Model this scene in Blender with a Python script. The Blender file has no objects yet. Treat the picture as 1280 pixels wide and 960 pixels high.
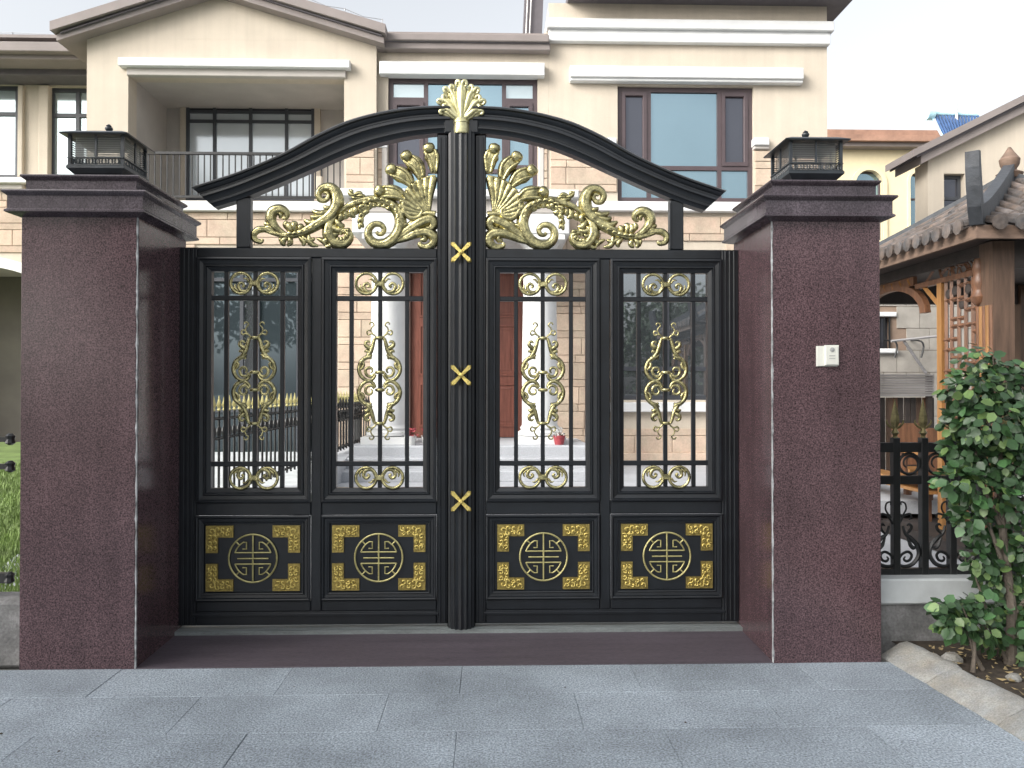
import bpy, bmesh, math, random
from mathutils import Vector
random.seed(7)
R = math.radians
C = bpy.context.scene.collection
SC = bpy.context.scene

# ------------------------------------------------------------------ camera
F_PX = 1000.0                      # focal length in pixels of a 1280 px wide frame
YAW, PITCH = R(1.55), R(0.55)
EYE = 1.6
cam_d = bpy.data.cameras.new('camera'); cam = bpy.data.objects.new('camera', cam_d); C.objects.link(cam)
cam_d.sensor_width = 36.0; cam_d.lens = 36.0 * F_PX / 1280.0
cam_d.clip_start = 0.05; cam_d.clip_end = 2000
cam.location = (0, 0, EYE); cam.rotation_euler = (R(90) + PITCH, 0, -YAW)
SC.camera = cam
# ------------------------------------------------------------------ world, sun, exposure
SUN_EL, SUN_AZ = R(30), R(-125)    # azimuth measured from +Y towards +X
W = bpy.data.worlds.new('World'); SC.world = W; W.use_nodes = True
nt = W.node_tree; nt.nodes.clear()
wo = nt.nodes.new('ShaderNodeOutputWorld'); bg = nt.nodes.new('ShaderNodeBackground')
sky = nt.nodes.new('ShaderNodeTexSky'); sky.sky_type = 'NISHITA'; sky.sun_disc = False
sky.sun_elevation = SUN_EL; sky.sun_rotation = SUN_AZ
sky.air_density = 1.3; sky.dust_density = 6.0; sky.ozone_density = 1.5
hs = nt.nodes.new('ShaderNodeHueSaturation'); hs.inputs['Saturation'].default_value = 0.22
nt.links.new(sky.outputs[0], hs.inputs['Color']); nt.links.new(hs.outputs[0], bg.inputs[0])
bg.inputs[1].default_value = 0.15
nt.links.new(bg.outputs[0], wo.inputs[0])
sd = bpy.data.lights.new('sun', 'SUN'); sd.energy = 0.65; sd.angle = R(24); sd.color = (1, .96, .9)
so = bpy.data.objects.new('sun', sd); C.objects.link(so)
sdir = Vector((math.sin(SUN_AZ) * math.cos(SUN_EL), math.cos(SUN_AZ) * math.cos(SUN_EL), math.sin(SUN_EL)))
so.rotation_euler = (-sdir).to_track_quat('-Z', 'Y').to_euler(); so.location = (0, 0, 30)
SC.view_settings.view_transform = 'Standard'; SC.view_settings.look = 'None'
SC.view_settings.exposure = 1.15; SC.view_settings.gamma = 1.0
SC.render.engine = 'CYCLES'

# ------------------------------------------------------------------ helpers
fw = Vector((math.sin(YAW) * math.cos(PITCH), math.cos(YAW) * math.cos(PITCH), math.sin(PITCH)))
rt = Vector((math.cos(YAW), -math.sin(YAW), 0)); up = rt.cross(fw)
def P(px, py, Y):
    """world X, Z of the photograph's point (px, py) at distance Y"""
    d = fw * F_PX + rt * (px - 640) + up * (480 - py)
    t = Y / d.y
    return d.x * t, EYE + d.z * t
def PX(px, Y, py=400): return P(px, py, Y)[0]
def PZ(py, Y, px=577): return P(px, py, Y)[1]

class MB:
    def __init__(s): s.v = []; s.f = []
    def add(s, vs, fs):
        o = len(s.v); s.v += [tuple(a) for a in vs]; s.f += [tuple(i + o for i in f) for f in fs]; return s
    def box(s, x0, x1, y0, y1, z0, z1):
        return s.add([(x0,y0,z0),(x1,y0,z0),(x1,y1,z0),(x0,y1,z0),(x0,y0,z1),(x1,y0,z1),(x1,y1,z1),(x0,y1,z1)],
                     [(0,3,2,1),(4,5,6,7),(0,1,5,4),(1,2,6,5),(2,3,7,6),(3,0,4,7)])
    def bbox(s, x0, x1, y0, y1, z0, z1, b):
        """box with chamfered front (y0) edges"""
        b = min(b, (x1-x0)*.3, (z1-z0)*.3)
        vs = [(x0+b,y0,z0+b),(x1-b,y0,z0+b),(x1-b,y0,z1-b),(x0+b,y0,z1-b),
              (x0,y0+b,z0),(x1,y0+b,z0),(x1,y0+b,z1),(x0,y0+b,z1),
              (x0,y1,z0),(x1,y1,z0),(x1,y1,z1),(x0,y1,z1)]
        fs = [(0,1,2,3)]
        for i in range(4):
            j = (i+1) % 4
            fs += [(4+i,4+j,j,i), (8+i,8+j,4+j,4+i)]
        fs.append((11,10,9,8))
        return s.add(vs, fs)
    def prism(s, poly, y0, y1):
        """poly: list of (x,z), extruded along Y"""
        n = len(poly)
        vs = [(x,y0,z) for x,z in poly] + [(x,y1,z) for x,z in poly]
        fs = [tuple(range(n)), tuple(range(2*n-1,n-1,-1))] + [(i,(i+1)%n+0,(i+1)%n+n,i+n)[::-1] for i in range(n)]
        return s.add(vs, fs)
    def prismx(s, poly, x0, x1):
        """poly: list of (y,z), extruded along X"""
        n = len(poly)
        vs = [(x0,y,z) for y,z in poly] + [(x1,y,z) for y,z in poly]
        fs = [tuple(range(n)), tuple(range(2*n-1,n-1,-1))] + [(i,(i+1)%n,(i+1)%n+n,i+n) for i in range(n)]
        return s.add(vs, fs)
    def prismz(s, poly, z0, z1):
        n = len(poly)
        vs = [(x,y,z0) for x,y in poly] + [(x,y,z1) for x,y in poly]
        fs = [tuple(range(n)), tuple(range(2*n-1,n-1,-1))] + [(i,(i+1)%n,(i+1)%n+n,i+n) for i in range(n)]
        return s.add(vs, fs)
    def rings(s, rings, closed=False, cap=True):
        n = len(rings[0]); m = len(rings)
        vs = [p for r in rings for p in r]; fs = []
        for k in range(m if closed else m-1):
            a, b = k*n, ((k+1) % m)*n
            for i in range(n):
                j = (i+1) % n; fs.append((a+i,a+j,b+j,b+i))
        if cap and not closed:
            fs.append(tuple(range(n-1,-1,-1))); fs.append(tuple((m-1)*n+i for i in range(n)))
        return s.add(vs, fs)
    def tube(s, pts, rad, n=8, closed=False):
        pts = [Vector(p) for p in pts]; m = len(pts)
        if not isinstance(rad, (list, tuple)): rad = [rad]*m
        rs = []; ref = None
        for i, p in enumerate(pts):
            a = pts[(i-1) % m] if (closed or i > 0) else p
            b = pts[(i+1) % m] if (closed or i < m-1) else p
            t = (b-a)
            if t.length < 1e-9: t = Vector((0,0,1))
            t.normalize()
            if ref is None:
                ref = Vector((0,1,0)) if abs(t.y) < .9 else Vector((1,0,0))
            u = (ref - t*ref.dot(t))
            if u.length < 1e-6: u = t.orthogonal()
            u.normalize(); w = t.cross(u); ref = u
            rs.append([p + (u*math.cos(2*math.pi*k/n) + w*math.sin(2*math.pi*k/n))*rad[i] for k in range(n)])
        return s.rings(rs, closed)
    def lathe(s, c, prof, n=16):
        """prof: list of (r, z) round the vertical through c"""
        return s.rings([[(c[0]+r*math.cos(2*math.pi*k/n), c[1]+r*math.sin(2*math.pi*k/n), c[2]+z) for k in range(n)] for r, z in prof])
    def squares(s, cx, cy, prof):
        """prof: list of (half x, half y, z): stacked rectangles"""
        return s.rings([[(cx-a,cy-b,z),(cx+a,cy-b,z),(cx+a,cy+b,z),(cx-a,cy+b,z)] for a, b, z in prof])
    def frame(s, x0, x1, z0, z1, prof):
        """mitred picture frame in the XZ plane; prof: (inset, y) from outside to inside"""
        return s.rings([[(x0+i,y,z0+i),(x1-i,y,z0+i),(x1-i,y,z1-i),(x0+i,y,z1-i)] for i, y in prof], cap=False)
    def ribbon(s, pts, rad, flat=.7, y=0, n=10, ridge=.16, steps=6):
        """swept scroll in the XZ plane through 2-D control points, radius from rad spread over the length"""
        q = crom(pts, steps); m = len(q); rs = []
        for i, (x, z) in enumerate(q):
            a = q[max(i-1,0)]; b = q[min(i+1,m-1)]
            tx, tz = b[0]-a[0], b[1]-a[1]; l = math.hypot(tx, tz) or 1
            nx, nz = -tz/l, tx/l
            t = i/(m-1)*(len(rad)-1); k = min(int(t), len(rad)-2); r = rad[k]+(rad[k+1]-rad[k])*(t-k)
            ring = []
            for j in range(n):
                ph = 2*math.pi*j/n
                rr = r*(1+ridge*math.cos((6 if n >= 16 else 4)*ph)) if n >= 8 else r
                ring.append((x+nx*rr*math.cos(ph), y+rr*flat*math.sin(ph), z+nz*rr*math.cos(ph)))
            rs.append(ring)
        return s.rings(rs)
    def build(s, name, mat, parent=None, smooth=False, origin=None):
        o0 = Vector(origin) if origin is not None else (root_loc(parent) if parent else Vector((0,0,0)))
        me = bpy.data.meshes.new(name)
        me.from_pydata([(a[0]-o0.x, a[1]-o0.y, a[2]-o0.z) for a in s.v], [], s.f)
        bm = bmesh.new(); bm.from_mesh(me); bmesh.ops.recalc_face_normals(bm, faces=bm.faces); bm.to_mesh(me); bm.free()
        if smooth:
            for p in me.polygons: p.use_smooth = True
            if smooth != 'all':
                me.set_sharp_from_angle(angle=R(40))
        me.materials.append(mat)
        o = bpy.data.objects.new(name, me); C.objects.link(o)
        if parent: o.parent = parent
        elif origin is not None: o.location = origin
        return o

def root_loc(o):
    v = Vector(o.location)
    while o.parent:
        o = o.parent; v += Vector(o.location)
    return v
def crom(p, steps=6, closed=False):
    out = []; n = len(p)
    for i in range(n-1):
        p0 = p[max(i-1,0)]; p1 = p[i]; p2 = p[i+1]; p3 = p[min(i+2,n-1)]
        for k in range(steps):
            t = k/steps
            out.append(tuple(.5*(2*b+(c-a)*t+(2*a-5*b+4*c-d)*t*t+(3*b-a-3*c+d)*t**3) for a, b, c, d in zip(p0,p1,p2,p3)))
    out.append(tuple(p[-1])); return out
def tag(o, label, cat, group=None):
    o['label'] = label; o['category'] = cat
    if group: o['group'] = group
    return o
def thing(name, label, cat, loc=(0,0,0), group=None):
    o = bpy.data.objects.new(name, None); C.objects.link(o); o.location = loc; o.empty_display_size = .1
    return tag(o, label, cat, group)
def struct(o): o['kind'] = 'structure'; return o
def stuff(o): o['kind'] = 'stuff'; return o
def kids(o): return [c for c in C.objects if c.parent == o]
def copy_part(o, parent, dx=0, dz=0, dy=0):
    c = o.copy(); C.objects.link(c); c.parent = parent
    c.location = Vector(o.location) + Vector((dx,dy,dz))
    for k in [k for k in list(C.objects) if k.parent == o]:
        d = k.copy(); C.objects.link(d); d.parent = c
    return c
def copy_thing(o, loc, label, skip=()):
    c = o.copy(); C.objects.link(c); c.location = loc; c['label'] = label
    for k in kids(o):
        if k.name.split('.')[0] in skip: continue
        copy_part(k, c)
    return c

# ------------------------------------------------------------------ materials
def mat(name, col, rough=.5, metal=0.0, var=0.0, scale=6.0, bump=0.0, bscale=60.0, spec=.5, fine=0.0, fscale=200.0, obj_var=0.0, coat=0.0, detail=4, col2=None, stretch=None, streak=0.0):
    """principled surface: base colour with cloudy variation, fine speckle, bump and a per-object tone shift"""
    m = bpy.data.materials.new(name); m.use_nodes = True
    n = m.node_tree.nodes; l = m.node_tree.links
    b = n['Principled BSDF']; b.inputs['Roughness'].default_value = rough; b.inputs['Metallic'].default_value = metal
    b.inputs['Specular IOR Level'].default_value = spec
    if coat: b.inputs['Coat Weight'].default_value = coat; b.inputs['Coat Roughness'].default_value = .08
    tc = n.new('ShaderNodeNewGeometry'); vec = tc.outputs['Position']
    if stretch:
        mp = n.new('ShaderNodeMapping'); mp.inputs['Scale'].default_value = stretch; l.new(vec, mp.inputs['Vector']); vec = mp.outputs[0]
    def noise(sc, det=4.0, ro=.6):
        t = n.new('ShaderNodeTexNoise'); t.inputs['Scale'].default_value = sc; t.inputs['Detail'].default_value = det
        t.inputs['Roughness'].default_value = ro; l.new(vec, t.inputs['Vector']); return t.outputs['Fac']
    def rng(s, a, b_, lo=.3, hi=.7):
        r = n.new('ShaderNodeMapRange'); r.inputs['From Min'].default_value = lo; r.inputs['From Max'].default_value = hi
        r.inputs['To Min'].default_value = a; r.inputs['To Max'].default_value = b_; l.new(s, r.inputs['Value']); return r.outputs[0]
    def mul(a, b_):
        x = n.new('ShaderNodeMath'); x.operation = 'MULTIPLY'; l.new(a, x.inputs[0]); l.new(b_, x.inputs[1]); return x.outputs[0]
    f = None
    if var: f = rng(noise(scale, detail), 1-var, 1+var)
    if fine:
        g = rng(noise(fscale, 2), 1-fine, 1+fine); f = mul(f, g) if f else g
    if obj_var:
        oi = n.new('ShaderNodeObjectInfo'); g = rng(oi.outputs['Random'], 1-obj_var, 1+obj_var, 0, 1); f = mul(f, g) if f else g
    if streak:
        mp2 = n.new('ShaderNodeMapping'); mp2.inputs['Scale'].default_value = (9,9,.5); l.new(tc.outputs['Position'], mp2.inputs['Vector'])
        t2 = n.new('ShaderNodeTexNoise'); t2.inputs['Scale'].default_value = 1; t2.inputs['Detail'].default_value = 5; l.new(mp2.outputs[0], t2.inputs['Vector'])
        g = rng(t2.outputs['Fac'], 1-streak, 1+streak); f = mul(f, g) if f else g
    base = None
    if col2:
        mx = n.new('ShaderNodeMix'); mx.data_type = 'RGBA'
        mx.inputs['A'].default_value = (*col,1); mx.inputs['B'].default_value = (*col2,1)
        l.new(rng(noise(scale*.7+1.3, 3), 0, 1), mx.inputs['Factor']); base = mx.outputs['Result']
    if f:
        vm = n.new('ShaderNodeVectorMath'); vm.operation = 'SCALE'
        if base: l.new(base, vm.inputs[0])
        else: vm.inputs[0].default_value = col
        l.new(f, vm.inputs['Scale']); l.new(vm.outputs[0], b.inputs['Base Color'])
    elif base: l.new(base, b.inputs['Base Color'])
    else: b.inputs['Base Color'].default_value = (*col, 1)
    if bump:
        bp = n.new('ShaderNodeBump'); bp.inputs['Strength'].default_value = bump; bp.inputs['Distance'].default_value = .01
        l.new(noise(bscale, 4), bp.inputs['Height']); l.new(bp.outputs[0], b.inputs['Normal'])
    return m
M = {}
M['granite'] = mat('grey_flamed_granite', (.275,.315,.355), .72, var=.3, scale=1.3, bump=.55, bscale=110, fine=.55, fscale=95, streak=0, obj_var=.07, detail=6)
M['pave_joint'] = mat('grey_sand_joint', (.14,.15,.165), .95, var=.3, scale=8)
M['red_granite'] = mat('polished_dark_red_granite', (.080,.049,.055), .18, var=.2, scale=2.0, fine=.8, fscale=120, streak=.12, bump=.06, bscale=90, detail=6, spec=.5)
M['ramp'] = mat('rough_red_granite', (.082,.068,.082), .5, var=.18, scale=3, fine=.4, fscale=60, bump=.3, bscale=40, stretch=(.5,6,6))
M['cap_granite'] = mat('honed_dark_red_granite', (.066,.053,.063), .26, var=.25, scale=3, streak=.2, fine=.5, fscale=120, bump=.08)
M['grout'] = mat('pale_grout', (.33,.34,.35), .9, var=.7, scale=18, bump=.6, bscale=50)
M['black'] = mat('black_bronze_paint', (.0075,.0095,.0125), .33, var=.3, scale=8, fine=.12, fscale=300, bump=.03, bscale=200, spec=.55)
M['iron'] = mat('black_iron_paint', (.012,.013,.014), .42, var=.3, scale=10, bump=.1)
M['gold'] = mat('old_gold_paint', (.68,.61,.31), .27, metal=.92, var=.4, scale=34, bump=.3, bscale=120, fine=.3, fscale=260, col2=(.17,.16,.085))
M['finial_gold'] = mat('pale_finial_gold', (.66,.62,.36), .3, metal=.8, var=.3, scale=40, bump=.2, bscale=120)
M['bright_gold'] = mat('bright_gold_relief', (.66,.53,.17), .3, metal=.85, var=.3, scale=60, bump=.6, bscale=150)
M['pale_gold'] = mat('pale_gold_line', (.44,.40,.18), .4, metal=.5, var=.25, scale=30)
M['lantern'] = mat('dark_lantern_metal', (.022,.028,.034), .4, var=.3, scale=12, spec=.6)
M['frost'] = mat('frosted_lamp_glass', (.85,.88,.86), .4)
_n = M['frost'].node_tree.nodes; _l = M['frost'].node_tree.links
_t = _n.new('ShaderNodeBsdfTranslucent'); _t.inputs[0].default_value = (.9,.93,.91,1); _m = _n.new('ShaderNodeMixShader'); _m.inputs[0].default_value = .6
_l.new(_n['Principled BSDF'].outputs[0], _m.inputs[1]); _l.new(_t.outputs[0], _m.inputs[2])
_tr = _n.new('ShaderNodeBsdfTransparent'); _m2 = _n.new('ShaderNodeMixShader'); _m2.inputs[0].default_value = .72
_l.new(_m.outputs[0], _m2.inputs[1]); _l.new(_tr.outputs[0], _m2.inputs[2]); _l.new(_m2.outputs[0], _n['Material Output'].inputs[0])
M['stucco'] = mat('cream_stucco', (.52,.46,.378), .9, var=.08, scale=1.2, streak=.045, fine=.05, fscale=80, bump=.12, bscale=90)
M['white'] = mat('white_painted_stone', (.66,.67,.67), .7, var=.06, scale=3, bump=.08)
M['stone'] = mat('tan_sandstone', (.47,.39,.30), .85, var=.16, scale=3.5, fine=.08, fscale=40, bump=.35, bscale=30, obj_var=.12, col2=(.51,.385,.30))
M['joint'] = mat('brown_joint', (.22,.16,.12), .95, var=.15)
M['eave'] = mat('taupe_cornice', (.235,.205,.195), .75, var=.1, scale=2, bump=.1)
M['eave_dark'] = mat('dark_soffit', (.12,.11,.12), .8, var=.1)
M['recess'] = mat('grey_recess_stucco', (.47,.44,.41), .9, var=.08, scale=2, bump=.1)
M['winframe'] = mat('brown_window_frame', (.075,.055,.06), .45, var=.1)
M['winframe_blue'] = mat('charcoal_window_frame', (.045,.05,.06), .45, var=.1)
def glass(name, col, metal, rough=.02):
    return mat(name, col, rough, metal=metal, var=.04, scale=.8, bump=.012, bscale=1.2, spec=.6)
M['glass'] = glass('reflective_blue_glass', (.27,.38,.435), .85)
M['glass_dark'] = glass('dark_tinted_glass', (.10,.105,.125), .7)
M['glass_pale'] = glass('pale_curtained_glass', (.50,.58,.60), .55, .08)
M['curtain_glass'] = glass('white_curtain_behind_glass', (.52,.57,.61), .25, .1)
M['glass_low'] = glass('ground_floor_glass', (.30,.33,.36), .85)
M['glass_teal'] = glass('dark_teal_glass', (.10,.13,.15), .7)
M['dull_gold'] = mat('dull_gold_plate', (.34,.26,.08), .4, metal=.75, var=.35, scale=40, bump=.3, bscale=90)
M['door'] = mat('red_brown_door', (.17,.060,.042), .4, var=.25, scale=5, stretch=(6,6,.6), bump=.1)
M['door_dark'] = mat('dark_brown_frame', (.075,.040,.032), .45, var=.2)
M['court'] = mat('pale_court_stone', (.40,.415,.44), .8, var=.08, scale=2, fine=.1, fscale=60, bump=.1)
M['concrete'] = mat('rough_concrete', (.20,.20,.20), .95, var=.35, scale=6, bump=.8, bscale=25, fine=.2, fscale=60)
M['coping'] = mat('pale_coping_stone', (.52,.55,.56), .6, var=.15, scale=4, bump=.1)
M['sill'] = mat('grey_green_sill_stone', (.17,.19,.19), .6, var=.3, scale=5, stretch=(.6,4,4), bump=.15, fine=.2, fscale=90)
M['spear'] = mat('dark_olive_gold_tip', (.15,.13,.06), .45, metal=.6, var=.5, scale=30, bump=.2)
M['kerb'] = mat('worn_kerb_stone', (.30,.28,.24), .9, var=.22, scale=7, bump=.7, bscale=60, fine=.2, fscale=120, obj_var=.12, col2=(.28,.29,.29))
M['soil'] = mat('dark_soil', (.055,.042,.03), 1, var=.5, scale=12, bump=1, bscale=30)
M['earth'] = mat('distant_ground', (.16,.16,.15), 1, var=.2, scale=.6)
M['lawn'] = mat('lawn_base', (.11,.17,.045), 1, var=.3, scale=3, bump=.5)
M['grass'] = mat('grass_blade', (.17,.25,.065), .6, var=.4, scale=2)
M['leaf'] = mat('glossy_shrub_leaf', (.048,.112,.040), .38, var=.35, scale=9, obj_var=.45, spec=.5)
M['leaf_pale'] = mat('pale_shrub_leaf', (.12,.20,.06), .4, var=.3, scale=9, obj_var=.3)
M['bark'] = mat('grey_bark', (.12,.10,.08), .9, var=.3, scale=20, bump=.8, bscale=50)
M['dry'] = mat('dry_leaf', (.34,.26,.13), .8, var=.4, scale=12, obj_var=.3)
M['wood'] = mat('varnished_brown_wood', (.145,.068,.036), .4, var=.4, scale=5, stretch=(5,5,.5), bump=.15, fine=.15, fscale=80)
M['wood_post'] = mat('grey_brown_post_wood', (.105,.064,.043), .5, var=.35, scale=5, stretch=(5,5,.5), bump=.2)
M['wood_light'] = mat('honey_wood_edge', (.29,.145,.05), .4, var=.25, scale=5, stretch=(5,5,.5))
M['wood_dark'] = mat('shade_darkened_wood', (.038,.030,.027), .55, var=.35, scale=6, bump=.2)  # timber colour deepened to carry the shade under the pavilion eave
M['wood_grey'] = mat('weathered_fascia_wood', (.17,.115,.085), .65, var=.3, scale=6, stretch=(1,1,4), bump=.2)
M['tile_grey'] = mat('grey_clay_tile', (.085,.085,.088), .8, var=.4, scale=8, bump=.4, bscale=40, obj_var=.3, col2=(.14,.105,.085))
M['ridge'] = mat('dark_ridge_clay', (.045,.05,.058), .6, var=.3, scale=12, bump=.4)
M['slat'] = mat('grey_weathered_slat', (.26,.25,.25), .8, var=.25, scale=4, stretch=(.4,4,4), obj_var=.12, bump=.2)
M['yellow'] = mat('pale_yellow_stucco', (.72,.63,.42), .9, var=.04, bump=.05)
M['terracotta'] = mat('terracotta_roof_tile', (.36,.21,.15), .8, var=.25, scale=3, obj_var=.12, bump=.3)
M['panel_blue'] = mat('solar_tube_blue', (.05,.10,.22), .25, var=.2, scale=6)
M['tank'] = mat('pale_blue_tank', (.45,.70,.80), .4, var=.1)
M['plastic'] = mat('ivory_plastic', (.66,.66,.60), .4, var=.04, scale=20)
M['plastic_grey'] = mat('grey_plastic', (.33,.34,.33), .4)
M['grey_tile'] = mat('pale_wall_tile', (.29,.27,.24), .8, var=.14, scale=5, obj_var=.08, bump=.15, bscale=30)
M['flower_red'] = mat('red_flower', (.32,.05,.06), .6, var=.3, scale=30)
M['pot'] = mat('white_pot', (.7,.7,.68), .4, var=.05)
M['foliage'] = mat('dark_tree_leaf', (.05,.09,.03), .6, var=.4, scale=2)
M['opposite'] = mat('opposite_house_stucco', (.45,.40,.33), .9, var=.08)
M['garage'] = mat('garage_door', (.13,.12,.10), .7, var=.15, scale=2)
M['wire'] = mat('lightning_wire', (.25,.25,.26), .5, metal=.6)

# ------------------------------------------------------------------ ground and paving
def sheet(name, poly, m):
    mb = MB(); mb.add([tuple(p) for p in poly], [tuple(range(len(poly)))]); return struct(mb.build(name, m))
sheet('ground', [(-400,-400,-.06),(400,-400,-.06),(400,400,-.06),(-400,400,-.06)], M['earth'])
YF = 4.69                                                   # front face of the pillars
YGATE = 5.35
pave = struct(MB().box(-6,2.60,-14,YF,-.055,-.012).build('pavement', M['pave_joint']))
unit = MB(); b = .004
unit.rings([[(-.5,-.5,-.5),(.5,-.5,-.5),(.5,.5,-.5),(-.5,.5,-.5)],[(-.5,-.5,.4),(.5,-.5,.4),(.5,.5,.4),(-.5,.5,.4)],
            [(-.497,-.494,.5),(.497,-.494,.5),(.497,.494,.5),(-.497,.494,.5)]])
slab_me = None
rows = [(4.69,4.265),(4.262,3.80)]
y = 3.797
while y > -13.5: rows.append((y, y-.45)); y -= .453
joints0 = [PX(577,4.45,845), PX(480,4.03,890), PX(570,3.6,935), PX(700,3.2,1000)]
for i, (ya, yb) in enumerate(rows):
    w = .98
    x = joints0[i % 4] - 5*w - .003
    while x < 2.57:
        x1 = min(x+w, 2.58); x0 = max(x, -5.9)
        if x1-x0 > .05:
            if slab_me is None:
                o = unit.build('paving_slab', M['granite'], pave); slab_me = o.data
            else:
                o = bpy.data.objects.new('paving_slab', slab_me); C.objects.link(o); o.parent = pave
            o.location = ((x0+x1)/2, (ya+yb)/2, -.010 + random.uniform(-.0012,.0012)); o.scale = (x1-x0-.002, ya-yb+.0012, .02)
        x += w
GXL, GXR = PX(170,YF,700), PX(966,YF,700)                     # inner faces of the pillars
sl = MB(); sl.add([(GXL,YF+.001,-.02),(GXR,YF+.001,-.02),(GXR,YF+.001,.004),(GXL,YF+.001,.004),
        (GXL,5.26,-.02),(GXR,5.26,-.02),(GXR,5.26,.018),(GXL,5.26,.018)],[(0,1,2,3),(3,2,6,7),(4,7,6,5),(0,3,7,4),(1,5,6,2)])
struct(sl.build('threshold_ramp', M['ramp']))
struct(MB().box(GXL,GXR,5.26,5.60,-.02,.042).build('threshold_sill', M['sill']))
# courtyard: short ramp, then the level court, then the terrace before the door
sheet('court_ramp', [(-2.9,5.60,.03),(3.2,5.60,.03),(3.2,8.4,.44),(-2.9,8.4,.44)], M['court'])
struct(MB().box(-2.9,6.0,8.4,12.69,.30,.44).build('courtyard', M['court']))
sheet('side_yard', [(2.46,5.2,.12),(14,5.2,.12),(14,30,.12),(2.46,30,.12)], M['court'])
lawn = sheet('lawn', [(-14,5.0,.06),(-3.6,5.0,.06),(-5.6,13.9,.74),(-14,13.9,.74)], M['lawn'])
sheet('garden_path', [(-3.598,5.0,.06),(-2.92,5.0,.06),(-1.9,13.9,.74),(-5.598,13.9,.74)], M['coping'])
gm = MB()
for k in range(9000):
    yy = 5.1+random.random()**1.5*6.5; xx = PX(random.uniform(-40,40), yy); zz = .06+(yy-5)/8.9*.68
    h = random.uniform(.03,.075); a = random.uniform(0,6.28); dx, dy = math.cos(a)*.006, math.sin(a)*.006
    gm.add([(xx-dx,yy-dy,zz-.005),(xx+dx,yy+dy,zz-.005),(xx+random.uniform(-.03,.03),yy+random.uniform(-.03,.03),zz+h)],[(0,1,2)])
tag(stuff(gm.build('grass', M['grass'])), 'short green grass on the lawn left of the gate', 'grass')

db_ = MB(); rd_ = random.Random(9)
for k in range(14):
    x, y = rd_.uniform(-2.4,2.35), rd_.uniform(3.2,4.66); r_ = rd_.uniform(.003,.008); a = rd_.uniform(0,6.28)
    db_.rings([[(x+f_*r_*(1+.5*math.cos(j+a))*math.cos(j*1.047),y+f_*r_*math.sin(j*1.047),.0008+z*r_) for j in range(6)] for f_, z in ((1,0),(.9,.3),(.4,.6))])
tag(stuff(db_.build('debris', M['soil'])), 'tiny dark crumbs of soil scattered on the grey paving', 'debris')
# ------------------------------------------------------------------ gate pillars with caps
def pillar(name, x0, x1, label, inner):
    cx, hx = (x0+x1)/2, (x1-x0)/2; cy, hy = (YF+5.43)/2, (5.43-YF)/2
    t = thing(name, label, 'gate pillar', (cx,cy,0), 'granite pillars either side of the gate')
    sh = MB(); sh.squares(cx,cy,[(hx-.012,hy-.012,-.03),(hx-.012,hy-.012,2.62)]); sh.build('core', M['grout'], t)
    zt = 2.615
    g = .006
    for nm, bx in (('front_slab',(x0+g*(inner<0),x1-g*(inner>0),YF,YF+.02)),('back_slab',(x0,x1,5.41,5.43))):
        MB().bbox(*bx, -.03, zt, .003).build(nm, M['red_granite'], t)
    for sgn, xa in ((-1,x0),(1,x1)):
        a, b_ = (xa+.0005, xa+.02) if sgn < 0 else (xa-.02, xa-.0005)
        MB().box(a, b_, YF+.0225, 5.4085, -.03, zt).build('side_slab', M['red_granite'], t)
    # pale mortar bead down the inner front corner, uneven in width
    xe = x1 if inner > 0 else x0
    jm = MB(); rs = []
    for k in range(110):
        z = zt*k/109; w = .0035+.002*math.sin(k*.9)+random.choice((0,0,.001,.004))*random.random()
        rs.append([(xe-w,YF-.0015,z),(xe+.0016,YF-.0015,z),(xe+.0016,YF+.008+w,z),(xe-w,YF+.008+w,z)] if inner > 0 else
                  [(xe-.0016,YF-.0015,z),(xe+w,YF-.0015,z),(xe+w,YF+.008+w,z),(xe-.0016,YF+.008+w,z)])
    jm.rings(rs).build('corner_joint', M['grout'], t)
    e = .058
    lo = [(hx+.004,hy+.004,2.610),(hx+e-.012,hy+e-.012,2.622),(hx+e+.006,hy+e+.006,2.630),(hx+e+.006,hy+e+.006,2.640),(hx+e-.006,hy+e-.006,2.650),
          (hx+e-.006,hy+e-.006,2.722),(hx+e+.014,hy+e+.014,2.738),(hx+e+.018,hy+e+.018,2.746),(hx+e+.014,hy+e+.014,2.754),(hx-.02,hy-.02,2.758)]
    MB().squares(cx,cy,lo).build('lower_cap', M['cap_granite'], t)
    u = -.015
    hi = [(hx+u,hy+u,2.7585),(hx+u,hy+u,2.826),(hx+u+.02,hy+u+.02,2.842),(hx+u+.024,hy+u+.024,2.850),(hx+u+.02,hy+u+.02,2.857),(hx-.1,hy-.1,2.862)]
    MB().squares(cx,cy,hi).build('upper_cap', M['cap_granite'], t)
    return cx, cy
LX0, LX1 = PX(25,YF,600), GXL
RX0, RX1 = GXR, PX(1101,YF,600)
lcx, pcy = pillar('gate_pillar', LX0, LX1, 'dark red granite pillar at the left of the gate, bare front', 1)
rcx, _ = pillar('gate_pillar', RX0, RX1, 'dark red granite pillar at the right of the gate, with a doorbell on its front', -1)

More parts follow.
